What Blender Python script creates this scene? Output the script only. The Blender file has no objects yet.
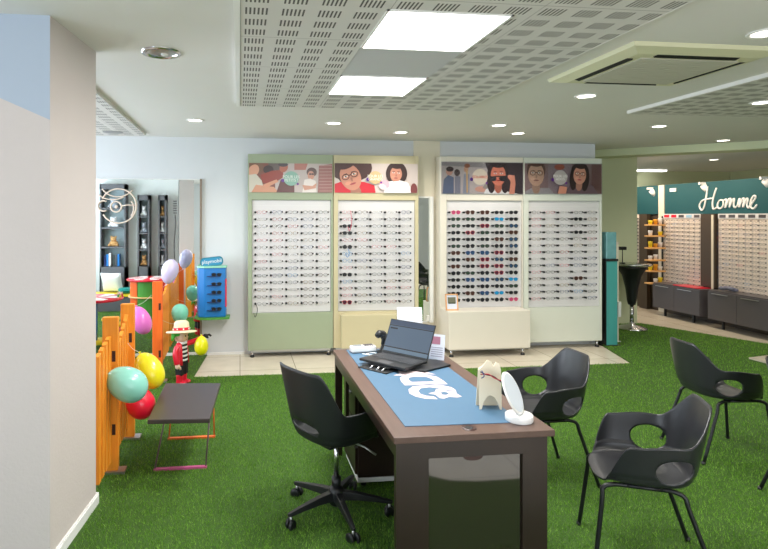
import bpy, bmesh, math, random
import numpy as np
from mathutils import Vector, Matrix
random.seed(7)
PI=math.pi; R=math.radians
C=bpy.context.scene.collection
# ------------------------------------------------------------------ materials
def lin(c): return c/12.92 if c<=0.04045 else ((c+0.055)/1.055)**2.4
def rgb(r,g,b): return (lin(r/255),lin(g/255),lin(b/255),1)
MATS={}
def mat(name,col,rough=.5,metal=0,spec=.5,noise=0,nscale=20,bump=0,bscale=60,coat=0,emit=None,es=1):
    if name in MATS: return MATS[name]
    m=bpy.data.materials.new(name); m.use_nodes=True; nt=m.node_tree; p=nt.nodes['Principled BSDF']
    p.inputs['Base Color'].default_value=col; p.inputs['Roughness'].default_value=rough
    p.inputs['Metallic'].default_value=metal; p.inputs['Specular IOR Level'].default_value=spec
    p.inputs['Coat Weight'].default_value=coat
    tc=nt.nodes.new('ShaderNodeTexCoord')
    if noise:
        n=nt.nodes.new('ShaderNodeTexNoise'); n.inputs['Scale'].default_value=nscale; n.inputs['Detail'].default_value=4
        nt.links.new(tc.outputs['Object'],n.inputs['Vector'])
        mx=nt.nodes.new('ShaderNodeMix'); mx.data_type='RGBA'
        mx.inputs[6].default_value=tuple(c*(1-noise) for c in col[:3])+(1,)
        mx.inputs[7].default_value=tuple(min(1,c*(1+noise)) for c in col[:3])+(1,)
        nt.links.new(n.outputs['Fac'],mx.inputs[0]); nt.links.new(mx.outputs[2],p.inputs['Base Color'])
    if bump:
        n=nt.nodes.new('ShaderNodeTexNoise'); n.inputs['Scale'].default_value=bscale; n.inputs['Detail'].default_value=3
        nt.links.new(tc.outputs['Object'],n.inputs['Vector'])
        b=nt.nodes.new('ShaderNodeBump'); b.inputs['Strength'].default_value=bump; b.inputs['Distance'].default_value=.01
        nt.links.new(n.outputs['Fac'],b.inputs['Height']); nt.links.new(b.outputs['Normal'],p.inputs['Normal'])
    if emit:
        p.inputs['Emission Color'].default_value=emit; p.inputs['Emission Strength'].default_value=es
    MATS[name]=m; return m
def wood(name,c1,c2,scale=(1,14,14),rough=.4):
    m=bpy.data.materials.new(name); m.use_nodes=True; nt=m.node_tree; p=nt.nodes['Principled BSDF']
    p.inputs['Roughness'].default_value=rough
    tc=nt.nodes.new('ShaderNodeTexCoord'); mp=nt.nodes.new('ShaderNodeMapping'); mp.inputs['Scale'].default_value=scale
    n=nt.nodes.new('ShaderNodeTexNoise'); n.inputs['Scale'].default_value=4; n.inputs['Detail'].default_value=6
    cr=nt.nodes.new('ShaderNodeValToRGB'); cr.color_ramp.elements[0].position=.3; cr.color_ramp.elements[1].position=.7
    cr.color_ramp.elements[0].color=c1; cr.color_ramp.elements[1].color=c2
    nt.links.new(tc.outputs['Object'],mp.inputs[0]); nt.links.new(mp.outputs[0],n.inputs['Vector'])
    nt.links.new(n.outputs['Fac'],cr.inputs[0]); nt.links.new(cr.outputs[0],p.inputs['Base Color'])
    MATS[name]=m; return m
def emis(name,col,s):
    m=bpy.data.materials.new(name); m.use_nodes=True; nt=m.node_tree
    p=nt.nodes['Principled BSDF']; p.inputs['Base Color'].default_value=(.02,.02,.02,1) if 'screen' in name else (.8,.8,.8,1); p.inputs['Roughness'].default_value=.25
    p.inputs['Emission Color'].default_value=col; p.inputs['Emission Strength'].default_value=s
    MATS[name]=m; return m

M_ceil=mat('ceiling_paint',rgb(226,224,220),.7,noise=.02,nscale=3)
M_wall=mat('wall_paint_white',rgb(212,215,217),.65,noise=.02,nscale=4,bump=.1,bscale=90)
M_wallg=mat('wall_paint_pale_green',rgb(206,212,176),.65,noise=.02,nscale=4)
M_wallp=mat('pillar_paint_warm',rgb(204,194,190),.7,noise=.02,nscale=5,bump=.15,bscale=60)
M_wallb=mat('pillar_paint_blue',rgb(172,184,200),.7)
M_cream=mat('cream_wall',rgb(224,216,196),.6)
M_kid=mat('alcove_paint',rgb(234,238,234),.6)
M_trim=mat('white_trim',rgb(235,235,232),.4)
M_green=mat('sage_green_board',rgb(158,170,142),.5,noise=.03,nscale=6)
M_yel=mat('straw_yellow_board',rgb(200,190,154),.5,noise=.03,nscale=6)
M_ivory=mat('ivory_board',rgb(220,214,200),.45,noise=.02,nscale=6)
M_ivg=mat('ivory_cool_board',rgb(214,218,206),.45,noise=.02,nscale=6)
M_panel=mat('white_slat_panel',rgb(218,216,216),.4)
M_blackp=mat('black_plastic',rgb(22,24,26),.42)
M_shell=mat('charcoal_shell',rgb(40,41,44),.30,noise=.08,nscale=90,bump=.05,bscale=300)
M_shell2=mat('black_shell',rgb(24,27,28),.5)
M_blackm=mat('black_metal',rgb(28,30,32),.35,metal=.3)
M_chrome=mat('chrome',rgb(205,205,208),.18,metal=1)
M_alu=mat('aluminium',rgb(190,190,190),.35,metal=.9)
M_blk=mat('matt_black',rgb(14,14,15),.7)
M_white=mat('white_plastic',rgb(236,236,234),.35)
M_desk=wood('walnut_laminate',rgb(84,62,52),rgb(94,71,61),(10,1,10),.38)
M_deskd=wood('dark_walnut_laminate',rgb(36,25,20),rgb(45,32,26),(1,10,1),.35)
M_gloss=mat('smoked_gloss_panel',rgb(34,28,24),.06,spec=1,coat=1)
M_mat=mat('blue_desk_mat',rgb(66,102,130),.5,noise=.04,nscale=15)
M_logo=mat('pale_pink_print',rgb(206,188,190),.5)
M_orange=wood('orange_stained_wood',rgb(226,132,26),rgb(244,156,44),(12,12,1),.5)
M_orange2=wood('red_orange_stained_wood',rgb(232,98,22),rgb(244,116,34),(12,12,1),.5)
M_dark=mat('dark_slot',rgb(60,30,18),.8)
M_bench=mat('dark_grey_bench_board',rgb(62,52,52),.32,noise=.06,nscale=30)
M_magenta=mat('magenta_steel',rgb(196,84,140),.4)
M_orsteel=mat('orange_steel',rgb(232,112,52),.4)
M_greysteel=mat('grey_steel',rgb(112,92,98),.4)
M_teal=mat('teal_gloss',rgb(70,152,148),.3,noise=.05,nscale=4)
M_tealt=mat('mottled_teal',rgb(104,156,160),.25,noise=.25,nscale=14)
M_banner=mat('dark_teal_paint',rgb(16,78,84),.6)
M_cab=mat('graphite_cabinet',rgb(84,80,82),.35)
M_postd=mat('dark_brown_post',rgb(72,60,46),.5)
M_shelfw=wood('light_oak',rgb(214,160,96),rgb(232,184,120),(1,10,1),.5)
M_red=mat('red_plastic',rgb(222,20,52),.3,coat=.3)
M_pink=mat('pink_plastic',rgb(240,120,190),.3)
M_skin=mat('toy_skin',rgb(236,196,172),.35)
M_straw=mat('straw_hat_cream',rgb(238,226,190),.6,bump=.4,bscale=150)
M_hair=mat('green_hair',rgb(70,190,60),.4)
M_bluep=mat('bright_blue_plastic',rgb(24,120,196),.35)
M_grn=mat('grass_green_plastic',rgb(80,150,60),.4)
M_mint=mat('mint_plastic',rgb(150,214,186),.4)
M_dkblue=mat('dark_blue_plastic',rgb(24,44,100),.4)
M_yelp=mat('yellow_plastic',rgb(240,214,40),.35)
M_oranget=mat('orange_plastic',rgb(240,100,40),.4)
M_navy=mat('navy_fabric',rgb(30,40,90),.9)
M_tealfab=mat('teal_fabric',rgb(20,130,120),.9)
M_whitefab=mat('white_fabric',rgb(232,234,236),.9,bump=.3,bscale=40)
M_bookc=mat('dark_bookcase',rgb(96,96,100),.5)
M_bookb=mat('bookcase_back',rgb(180,196,200),.6)
M_paper=mat('white_paper',rgb(212,218,230),.6)
M_beige=mat('cream_wood',rgb(232,220,194),.5)
M_orn=mat('beige_line_ornament',rgb(222,206,190),.5)
M_grommet=mat('brown_grommet',rgb(52,26,22),.35)
def mirror_mat():
    m=mat('mirror_glass',rgb(238,244,242),.02,metal=1); return m
M_mirror=mirror_mat()
def glassy(name,tint,fac=.12):
    m=bpy.data.materials.new(name); m.use_nodes=True; nt=m.node_tree; nt.nodes.clear()
    o=nt.nodes.new('ShaderNodeOutputMaterial'); t=nt.nodes.new('ShaderNodeBsdfTransparent'); g=nt.nodes.new('ShaderNodeBsdfGlossy')
    t.inputs[0].default_value=tint; g.inputs['Roughness'].default_value=.05
    x=nt.nodes.new('ShaderNodeMixShader'); x.inputs[0].default_value=fac
    nt.links.new(t.outputs[0],x.inputs[1]); nt.links.new(g.outputs[0],x.inputs[2]); nt.links.new(x.outputs[0],o.inputs[0])
    MATS[name]=m; return m
M_lens=glassy('clear_lens',(.90,.91,.93,1),.025)
M_win=glassy('window_glass',(.95,.97,.98,1),.06)
# floor tiles
def tiles(name,c1,c2,size,grout):
    m=bpy.data.materials.new(name); m.use_nodes=True; nt=m.node_tree; p=nt.nodes['Principled BSDF']
    p.inputs['Roughness'].default_value=.25
    tc=nt.nodes.new('ShaderNodeTexCoord'); b=nt.nodes.new('ShaderNodeTexBrick')
    b.offset=0; b.inputs['Scale'].default_value=1; b.inputs['Brick Width'].default_value=size; b.inputs['Row Height'].default_value=size
    b.inputs['Mortar Size'].default_value=.004; b.inputs['Color1'].default_value=c1; b.inputs['Color2'].default_value=c2; b.inputs['Mortar'].default_value=grout
    n=nt.nodes.new('ShaderNodeTexNoise'); n.inputs['Scale'].default_value=5; n.inputs['Detail'].default_value=5
    mx=nt.nodes.new('ShaderNodeMix'); mx.data_type='RGBA'; mx.blend_type='MULTIPLY'; mx.inputs[0].default_value=.25
    nt.links.new(tc.outputs['Object'],b.inputs['Vector']); nt.links.new(tc.outputs['Object'],n.inputs['Vector'])
    nt.links.new(b.outputs['Color'],mx.inputs[6]); nt.links.new(n.outputs['Fac'],mx.inputs[7]); nt.links.new(mx.outputs[2],p.inputs['Base Color'])
    MATS[name]=m; return m
M_tile=tiles('beige_floor_tile',rgb(226,216,196),rgb(218,208,188),.62,rgb(150,142,128))
# perforated ceiling panel
def perforated():
    m=bpy.data.materials.new('perforated_ceiling'); m.use_nodes=True; nt=m.node_tree; p=nt.nodes['Principled BSDF']
    p.inputs['Roughness'].default_value=.7
    tc=nt.nodes.new('ShaderNodeTexCoord'); sp=nt.nodes.new('ShaderNodeSeparateXYZ'); nt.links.new(tc.outputs['Object'],sp.inputs[0])
    def mth(op,a,b=None):
        n=nt.nodes.new('ShaderNodeMath'); n.operation=op
        for i,v in enumerate((a,b)):
            if v is None: continue
            if isinstance(v,(int,float)): n.inputs[i].default_value=v
            else: nt.links.new(v,n.inputs[i])
        return n.outputs[0]
    def band(v,per,lo,hi):
        f=mth('FRACT',mth('DIVIDE',v,per))
        return mth('MULTIPLY',mth('GREATER_THAN',f,lo),mth('LESS_THAN',f,hi))
    x,y=sp.outputs[0],sp.outputs[1]
    slot=mth('MULTIPLY',mth('MULTIPLY',band(x,.168,.10,.80),band(x,.168/9,.25,.72)),band(y,.146,.22,.80))
    seam=mth('MAXIMUM',band(y,.584,.0,.007),band(x,.672,.0,.005))
    mx=nt.nodes.new('ShaderNodeMix'); mx.data_type='RGBA'
    mx.inputs[6].default_value=rgb(216,213,209); mx.inputs[7].default_value=rgb(88,84,82)
    nt.links.new(mth('MAXIMUM',slot,mth('MULTIPLY',seam,.6)),mx.inputs[0]); nt.links.new(mx.outputs[2],p.inputs['Base Color'])
    MATS['perf']=m; return m
M_perf=perforated()
# ------------------------------------------------------------------ mesh helpers
class MB:
    def __init__(s): s.v=[]; s.f=[]; s.m=[]; s.mats=[]; s.sm=[]
    def mi(s,m):
        if m not in s.mats: s.mats.append(m)
        return s.mats.index(m)
    def add(s,vs,fs,m,smooth=False,T=None):
        o=len(s.v); i=s.mi(m)
        for v in vs: s.v.append(tuple(T@Vector(v)) if T else tuple(v))
        for f in fs: s.f.append(tuple(a+o for a in f)); s.m.append(i); s.sm.append(smooth)
        return s
    def box(s,x0,x1,y0,y1,z0,z1,m,T=None,bev=0):
        if bev:
            b=min(bev,abs(x1-x0)*.45,abs(y1-y0)*.45,abs(z1-z0)*.45)
            bm=bmesh.new(); bmesh.ops.create_cube(bm,size=1)
            for v in bm.verts: v.co=Vector(((x0+x1)/2+v.co.x*(x1-x0),(y0+y1)/2+v.co.y*(y1-y0),(z0+z1)/2+v.co.z*(z1-z0)))
            bmesh.ops.bevel(bm,geom=bm.edges[:],offset=b,segments=2,affect='EDGES',profile=.5)
            bm.verts.index_update()
            s.add([v.co[:] for v in bm.verts],[[v.index for v in f.verts] for f in bm.faces],m,False,T); bm.free(); return s
        vs=[(x,y,z) for x in (x0,x1) for y in (y0,y1) for z in (z0,z1)]
        return s.add(vs,[(0,1,3,2),(4,6,7,5),(0,4,5,1),(2,3,7,6),(0,2,6,4),(1,5,7,3)],m,False,T)
    def tube(s,pts,r,m,n=8,T=None,closed=False,caps=True):
        pts=[Vector(p) for p in pts]; N=len(pts); vs=[]; fs=[]
        rr=r if isinstance(r,(list,tuple)) else [r]*N
        prev=None
        for i,p in enumerate(pts):
            a=pts[(i-1)%N] if (closed or i>0) else p; b=pts[(i+1)%N] if (closed or i<N-1) else p
            t=(b-a).normalized()
            if prev is None:
                up=Vector((0,0,1)) if abs(t.z)<.9 else Vector((1,0,0)); u=t.cross(up).normalized()
            else:
                u=(prev-t*prev.dot(t)); u=u.normalized() if u.length>1e-6 else t.orthogonal().normalized()
            prev=u; w=t.cross(u)
            for k in range(n):
                an=2*PI*k/n; vs.append(p+(u*math.cos(an)+w*math.sin(an))*rr[i])
        L=N if closed else N-1
        for i in range(L):
            j=(i+1)%N
            for k in range(n): fs.append((i*n+k,i*n+(k+1)%n,j*n+(k+1)%n,j*n+k))
        if caps and not closed: fs.append(tuple(range(n))[::-1]); fs.append(tuple((N-1)*n+k for k in range(n)))
        return s.add(vs,fs,m,True,T)
    def lathe(s,prof,m,n=32,T=None,smooth=True,cap=True):
        vs=[];fs=[]
        for r,z in prof:
            for k in range(n): a=2*PI*k/n; vs.append((r*math.cos(a),r*math.sin(a),z))
        for i in range(len(prof)-1):
            for k in range(n): fs.append((i*n+k,i*n+(k+1)%n,(i+1)*n+(k+1)%n,(i+1)*n+k))
        if cap:
            fs.append(tuple(range(n))[::-1]); fs.append(tuple((len(prof)-1)*n+k for k in range(n)))
        return s.add(vs,fs,m,smooth,T)
    def sph(s,c,r,m,T=None,nu=20,nv=12):
        if not isinstance(r,(tuple,list)): r=(r,r,r)
        vs=[(c[0],c[1],c[2]-r[2])];fs=[]
        for i in range(1,nv):
            th=PI*i/nv
            for k in range(nu): a=2*PI*k/nu; vs.append((c[0]+r[0]*math.sin(th)*math.cos(a),c[1]+r[1]*math.sin(th)*math.sin(a),c[2]-r[2]*math.cos(th)))
        vs.append((c[0],c[1],c[2]+r[2])); t=len(vs)-1
        for k in range(nu): fs.append((0,1+(k+1)%nu,1+k)); fs.append((t,1+(nv-2)*nu+k,1+(nv-2)*nu+(k+1)%nu))
        for i in range(nv-2):
            for k in range(nu): a=1+i*nu; fs.append((a+k,a+(k+1)%nu,a+nu+(k+1)%nu,a+nu+k))
        return s.add(vs,fs,m,True,T)
    def prism(s,poly,z0,z1,m,T=None,smooth=False):
        n=len(poly); vs=[(x,y,z0) for x,y in poly]+[(x,y,z1) for x,y in poly]
        fs=[tuple(range(n))[::-1],tuple(range(n,2*n))]+[(i,(i+1)%n,n+(i+1)%n,n+i) for i in range(n)]
        return s.add(vs,fs,m,smooth,T)
    def build(s,name,parent=None,bev=0):
        me=bpy.data.meshes.new(name); me.from_pydata(s.v,[],s.f)
        for m in s.mats: me.materials.append(m)
        me.polygons.foreach_set('material_index',s.m); me.polygons.foreach_set('use_smooth',s.sm)
        bm=bmesh.new(); bm.from_mesh(me); bmesh.ops.recalc_face_normals(bm,faces=bm.faces); bm.to_mesh(me); bm.free()
        me.update()
        o=bpy.data.objects.new(name,me); C.objects.link(o)
        if parent: o.parent=parent
        if bev:
            b=o.modifiers.new('bevel','BEVEL'); b.width=bev; b.segments=2; b.limit_method='ANGLE'
        return o
def tag(o,label=None,cat=None,group=None,kind=None):
    if label: o['label']=label
    if cat: o['category']=cat
    if group: o['group']=group
    if kind: o['kind']=kind
    return o
def struct(name,mb,label=None,cat=None):
    o=mb.build(name); o['kind']='structure'
    o['label']=label or name.replace('_',' '); o['category']=cat or name.split('_')[0]
    return o
def thing(name,label,cat,loc=(0,0,0),rz=0,group=None):
    o=bpy.data.objects.new(name,None); o.empty_display_size=.05; C.objects.link(o)
    o.location=loc; o.rotation_euler=(0,0,rz); return tag(o,label,cat,group)
def dup(root,loc,rz,label,group=None):
    r=root.copy(); C.objects.link(r); r.location=loc; r.rotation_euler=(0,0,rz); r['label']=label
    if group: r['group']=group
    for ch in list(root.children):
        c=ch.copy(); C.objects.link(c); c.parent=r
        for g in ch.children:
            d=g.copy(); C.objects.link(d); d.parent=c
    return r
def TR(loc=(0,0,0),rx=0,ry=0,rz=0,s=1):
    return Matrix.Translation(loc)@Matrix.Rotation(rz,4,'Z')@Matrix.Rotation(ry,4,'Y')@Matrix.Rotation(rx,4,'X')@Matrix.Scale(s,4)
def text_into(mb,txt,size,m,T,ext=.0015,align='CENTER'):
    cu=bpy.data.curves.new('t','FONT'); cu.body=txt; cu.size=size; cu.align_x=align; cu.align_y='CENTER'; cu.extrude=ext; cu.resolution_u=3
    cu.space_line=.85
    o=bpy.data.objects.new('t',cu); C.objects.link(o)
    dg=bpy.context.evaluated_depsgraph_get(); me=bpy.data.meshes.new_from_object(o.evaluated_get(dg))
    mb.add([v.co[:] for v in me.vertices],[tuple(p.vertices) for p in me.polygons],m,False,T)
    bpy.data.objects.remove(o); bpy.data.curves.remove(cu); bpy.data.meshes.remove(me)
def catmull(pts,n=6):
    P=[Vector(p) for p in pts]; P=[P[0]*2-P[1]]+P+[P[-1]*2-P[-2]]; out=[]
    for i in range(1,len(P)-2):
        for k in range(n):
            t=k/n; a,b,c,d=P[i-1:i+3]
            out.append(.5*((2*b)+(c-a)*t+(2*a-5*b+4*c-d)*t*t+(3*b-a-3*c+d)*t**3))
    out.append(P[-2]); return out
# ------------------------------------------------------------------ camera
cam=bpy.data.cameras.new('camera'); co=bpy.data.objects.new('camera',cam); C.objects.link(co)
co.location=(0,0,1.70); co.rotation_euler=(PI/2,0,-R(6.92)); cam.sensor_width=36; cam.lens=26.25
cam.shift_x=76/768; cam.shift_y=-58.5/768; cam.clip_start=.05
bpy.context.scene.camera=co
# ------------------------------------------------------------------ room shell
H=2.66
XL=-3.3; YB=-3.2; YW=6.95
mb=MB().box(XL-.1,11,YB-.1,11.5,-.06,0,M_tile); struct('floor',mb,'beige tiled floor of the shop','floor')
mb=MB().box(XL-.1,11,YB-.1,11.5,H,H+.1,M_ceil); struct('ceiling',mb,'pale painted ceiling','ceiling')
struct('wall_back',MB().box(XL-.1,4.70,YW,YW+.15,0,H,M_wall),'pale wall behind the eyewear displays','wall')
struct('wall_back_return',MB().box(4.55,4.70,YW+.15,8.12,0,H,M_wallg),'short return wall beside the teal column','wall')
struct('wall_column',MB().box(4.55,6.20,8.12,8.6,0,H,M_wallg),'pale green wall behind the bar table','wall')
struct('wall_cream_strip',MB().box(2.2,2.55,YW-.012,YW,0,H,M_cream),'cream strip of wall between the display pairs','wall')
struct('wall_far',MB().box(4.95,11,11,11.15,0,H,M_wallg),'far wall of the back room','wall')
struct('wall_right',MB().box(10.6,10.75,YB,11,0,H,M_wallg),'far right wall','wall')
WA,WB=.2,4.8
# left wall with window opening, front wall with shop windows
w=MB()
w.box(XL-.12,XL,YB,-1.6,0,H,M_wall); w.box(XL-.12,XL,1.8,3.2,0,H,M_wall); w.box(XL-.12,XL,6.6,YW,0,H,M_wall); w.box(XL-.12,XL,3.2,6.6,0,.7,M_wall); w.box(XL-.12,XL,3.2,6.6,2.4,H,M_wall); w.box(XL-.12,XL,-1.6,1.8,0,.5,M_wall); w.box(XL-.12,XL,-1.6,1.8,2.4,H,M_wall)
struct('wall_left',w,'left wall with a window','wall')
w=MB()
w.box(XL,WA,YB-.12,YB,0,H,M_wall); w.box(WB,10.6,YB-.12,YB,0,H,M_wall); w.box(WA,WB,YB-.12,YB,0,.35,M_wall); w.box(WA,WB,YB-.12,YB,2.45,H,M_wall)
struct('wall_front',w,'shop front wall','wall')
w=MB()
for i in range(4):
    x=WA+i*(WB-WA)/3; w.box(x-.03,x+.03,YB-.1,YB-.02,.35,2.45,M_alu)
w.box(WA,WB,YB-.1,YB-.02,.35,.41,M_alu); w.box(WA,WB,YB-.1,YB-.02,2.39,2.45,M_alu)
fr=struct('window_1',w,'aluminium framed shop window','window')
g=MB().box(WA,WB,YB-.062,YB-.058,.41,2.39,M_win).build('pane',fr)
w=MB()
for y in (-1.6,.1,1.8): w.box(XL-.1,XL-.02,y-.03,y+.03,.5,2.4,M_alu)
w.box(XL-.1,XL-.02,-1.6,1.8,.5,.56,M_alu); w.box(XL-.1,XL-.02,-1.6,1.8,2.34,2.4,M_alu)
fr=struct('window_2',w,'aluminium framed side window','window')
MB().box(XL-.062,XL-.058,-1.57,1.77,.56,2.34,M_win).build('pane',fr)
w=MB()
for y in (3.2,4.9,6.6): w.box(XL-.1,XL-.02,y-.03,y+.03,.7,2.4,M_alu)
w.box(XL-.1,XL-.02,3.2,6.6,.7,.76,M_alu); w.box(XL-.1,XL-.02,3.2,6.6,2.34,2.4,M_alu)
fr=struct('window_3',w,'aluminium framed window of the play corner','window')
MB().box(XL-.062,XL-.058,3.23,6.57,.76,2.34,M_win).build('pane',fr)
# pillar with painted blue corner
PX=[(-1.16,2.81),(-.903,2.81),(-.838,3.406),(-1.10,3.43)]
pm=MB()
zl,zr=2.273,2.16
pm.add([(PX[0][0],2.81,0),(PX[1][0],2.81,0),(PX[1][0],2.81,zr),(PX[0][0],2.81,zl),(PX[1][0],2.81,H),(PX[0][0],2.81,H)],[(0,1,2,3)],M_wallp)
pm.add([(PX[0][0],2.81,zl),(PX[1][0],2.81,zr),(PX[1][0],2.81,H),(PX[0][0],2.81,H)],[(0,1,2,3)],M_wallb)
for a,b in ((1,2),(2,3),(3,0)):
    pm.add([(*PX[a],0),(*PX[b],0),(*PX[b],H),(*PX[a],H)],[(0,1,2,3)],M_wallp)
struct('wall_pillar',pm,'plastered pillar with a blue painted upper corner','wall')
bb=MB()
d=Vector((PX[2][0]-PX[1][0],PX[2][1]-PX[1][1],0)).normalized(); n_=Vector((d.y,-d.x,0))
a=Vector((*PX[1],0))-d*.012; b=Vector((*PX[2],0))+d*.012; q=n_*.014
for z0,z1,t in ((.012,.065,1),(.065,.072,.6)):
    pts=[a,b,b+q*t,a+q*t]; bb.prism([(p.x,p.y) for p in pts],z0,z1,M_trim)
bb.box(PX[3][0],PX[2][0]+.01,PX[2][1]+.012,PX[2][1]+.026,.012,.07,M_trim)
bb.box(PX[0][0],PX[1][0]+.012,2.796,2.81,.012,.07,M_trim)
struct('baseboard_pillar',bb,'white baseboard round the pillar','baseboard')
struct('baseboard_back',MB().box(-.44,.05,YW-.012,YW,0,.03,M_trim),'low baseboard of the back wall','baseboard')
# turf carpet
def poly_slab(poly,z0,z1,m): return MB().prism(poly,z0,z1,m)
turf_poly=[(XL,.9),(1.14,.9),(1.17,1.05),(1.22,1.2),(1.33,1.28),(1.5,1.31),(9.2,1.31),(7.45,5.4),(6.92,6.61),(6.27,8.12),(4.70,8.12),(4.70,6.80),(4.46,5.93),(-.486,5.97),(-.40,6.93),(XL,6.93)]
M_turf=mat('turf_backing',rgb(64,100,28),.9,noise=.4,nscale=120,bump=1,bscale=260)
struct('floor_turf',poly_slab(turf_poly,0,.012,M_turf),'artificial grass covering the tiled floor','floor')
struct('floor_tile_patch',MB().prism([(5.965,5.936),(6.5,6.05),(6.5,5.2),(5.99,5.55)],.0125,.030,M_tile),'small bare tile patch in the artificial grass','floor')
# blades
def inpoly(px,py,poly):
    c=np.zeros(px.shape,bool); n=len(poly); j=n-1
    for i in range(n):
        xi,yi=poly[i]; xj,yj=poly[j]
        c^=((yi>py)!=(yj>py))&(px<(xj-xi)*(py-yi)/(yj-yi+1e-12)+xi); j=i
    return c
rng=np.random.default_rng(3)
def blades(N,x0,x1,y0,y1,h,wd):
    x=rng.uniform(x0,x1,N); y=rng.uniform(y0,y1,N)
    k=inpoly(x,y,turf_poly)&~inpoly(x,y,[(5.9,5.9),(6.5,6.1),(6.5,5.2),(5.9,5.5)])&~((x<-.84)&(x>-1.17)&(y>2.8)&(y<3.44))
    return x[k],y[k],h,wd
parts=[blades(230000,-1.3,3.6,2.0,6.0,.024,.0032),blades(70000,3.6,7.2,2.6,8.2,.026,.005),blades(16000,-3.2,-.4,3.5,6.95,.026,.006)]
V=[];base=0
for x,y,h,wd in parts:
    n=len(x); an=rng.uniform(0,2*PI,n); ln=rng.uniform(.1,1.1,n); hh=h*rng.uniform(.5,1.1,n); la=rng.uniform(0,2*PI,n)
    dx=np.cos(an)*wd/2; dy=np.sin(an)*wd/2
    v=np.empty((n,3,3)); v[:,0]=np.stack([x-dx,y-dy,np.full(n,.011)],1); v[:,1]=np.stack([x+dx,y+dy,np.full(n,.011)],1)
    v[:,2]=np.stack([x+np.cos(la)*hh*ln*.8,y+np.sin(la)*hh*ln*.8,.011+hh*(1-.35*ln)],1); V.append(v.reshape(-1,3))
V=np.concatenate(V); nt_=len(V)//3
me=bpy.data.meshes.new('grass_pile'); me.vertices.add(len(V)); me.vertices.foreach_set('co',V.ravel())
me.loops.add(len(V)); me.loops.foreach_set('vertex_index',np.arange(len(V),dtype=np.int32))
me.polygons.add(nt_); me.polygons.foreach_set('loop_start',np.arange(nt_,dtype=np.int32)*3); me.polygons.foreach_set('loop_total',np.full(nt_,3,dtype=np.int32))
me.update(); 
def grassmat():
    m=bpy.data.materials.new('grass_blades'); m.use_nodes=True; nt=m.node_tree; p=nt.nodes['Principled BSDF']; p.inputs['Roughness'].default_value=.6
    p.inputs['Specular IOR Level'].default_value=.15
    g=nt.nodes.new('ShaderNodeNewGeometry'); cr=nt.nodes.new('ShaderNodeValToRGB')
    e=cr.color_ramp.elements; e[0].color=rgb(74,122,30); e[1].color=rgb(142,186,76)
    el=e.new(.55); el.color=rgb(102,150,46)
    nt.links.new(g.outputs['Random Per Island'],cr.inputs[0]); nt.links.new(cr.outputs[0],p.inputs['Base Color']); return m
me.materials.append(grassmat())
go=bpy.data.objects.new('grass_pile',me); C.objects.link(go)
tag(go,'short bright green artificial grass pile covering the shop floor','grass',kind='stuff')
# beams
bmx=MB()
def diag_beam(a,b,wd,z0,z1,m,mb):
    a=Vector(a);b=Vector(b); d=(b-a).normalized(); n=Vector((-d.y,d.x))*wd
    mb.prism([tuple(a),tuple(b),tuple(b+n),tuple(a+n)],z0,z1,m)
diag_beam((4.72,7.9),(8.3,5.05),.35,2.56,H,M_wallg,bmx)
struct('ceiling_beam',bmx,'shallow diagonal ceiling beam from the green wall','beam')
# dropped perforated slabs
def slab(name,x0,x1,y0,y1,label,holes=()):
    w=MB(); z0=2.632
    xs=sorted({x0,x1}|{h[0] for h in holes}|{h[1] for h in holes}); ys=sorted({y0,y1}|{h[2] for h in holes}|{h[3] for h in holes})
    for i in range(len(xs)-1):
        for j in range(len(ys)-1):
            cx=(xs[i]+xs[i+1])/2; cy=(ys[j]+ys[j+1])/2
            if any(h[0]<cx<h[1] and h[2]<cy<h[3] for h in holes): continue
            w.box(xs[i],xs[i+1],ys[j],ys[j+1],z0,H-.001,M_perf)
    o=struct(name,w,label,'ceiling panel')
    return o
hl=[(.66,1.262,2.46,3.045),(.66,1.262,3.045,3.65),(.66,1.262,3.65,4.225)]
slab('ceiling_panel',.0,1.945,-.5,4.77,'large dropped perforated ceiling panel with two light panels',hl)
t=MB()
t.box(-.03,0,-.5,4.78,2.628,H,M_trim)
for x0,x1,y0,y1 in ((1.945,1.950,-.5,4.775),(0,1.950,4.77,4.775),(-1.09,-1.085,3.6,6.675),(-3.2,-1.085,6.67,6.675),(3.505,3.51,2.2,4.725),(3.505,5.6,4.72,4.725)): t.box(x0,x1,y0,y1,2.631,H,M_ceil)
struct('trim_1',t,'white edge trim of the large ceiling panel','trim')
struct('ceiling_blank_panel',MB().box(.66,1.262,3.045,3.65,2.634,H-.001,mat('grey_blank_tile',rgb(196,196,198),.7)),'plain grey ceiling tile between the light panels','ceiling panel')
slab('ceiling_panel_side',-3.2,-1.09,3.6,6.67,'dropped perforated ceiling panel over the play corner')
slab('ceiling_panel_right',3.51,5.6,2.2,4.72,'dropped perforated ceiling panel on the right')
M_lamp=emis('light_panel',(1,.99,.97,1),5.5)
for (y0,y1,lb) in ((2.46,3.045,'nearer and larger looking of the two square light panels in the ceiling'),(3.65,4.225,'farther of the two square light panels in the ceiling')):
    o=thing('light_panel',lb,'ceiling light',(.961,(y0+y1)/2,2.63),0,'square light panels')
    w=MB(); a=.301; b=(y1-y0)/2
    for s in (-1,1): w.box(s*a-.012*(s>0),s*a+.012*(s<0),-b,b,-.003,.02,M_trim); w.box(-a,a,s*b-.012*(s>0),s*b+.012*(s<0),-.003,.02,M_trim)
    w.build('frame',o); MB().box(-a+.012,a-.012,-b+.012,b-.012,0,.012,M_lamp).build('diffuser',o)
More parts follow.
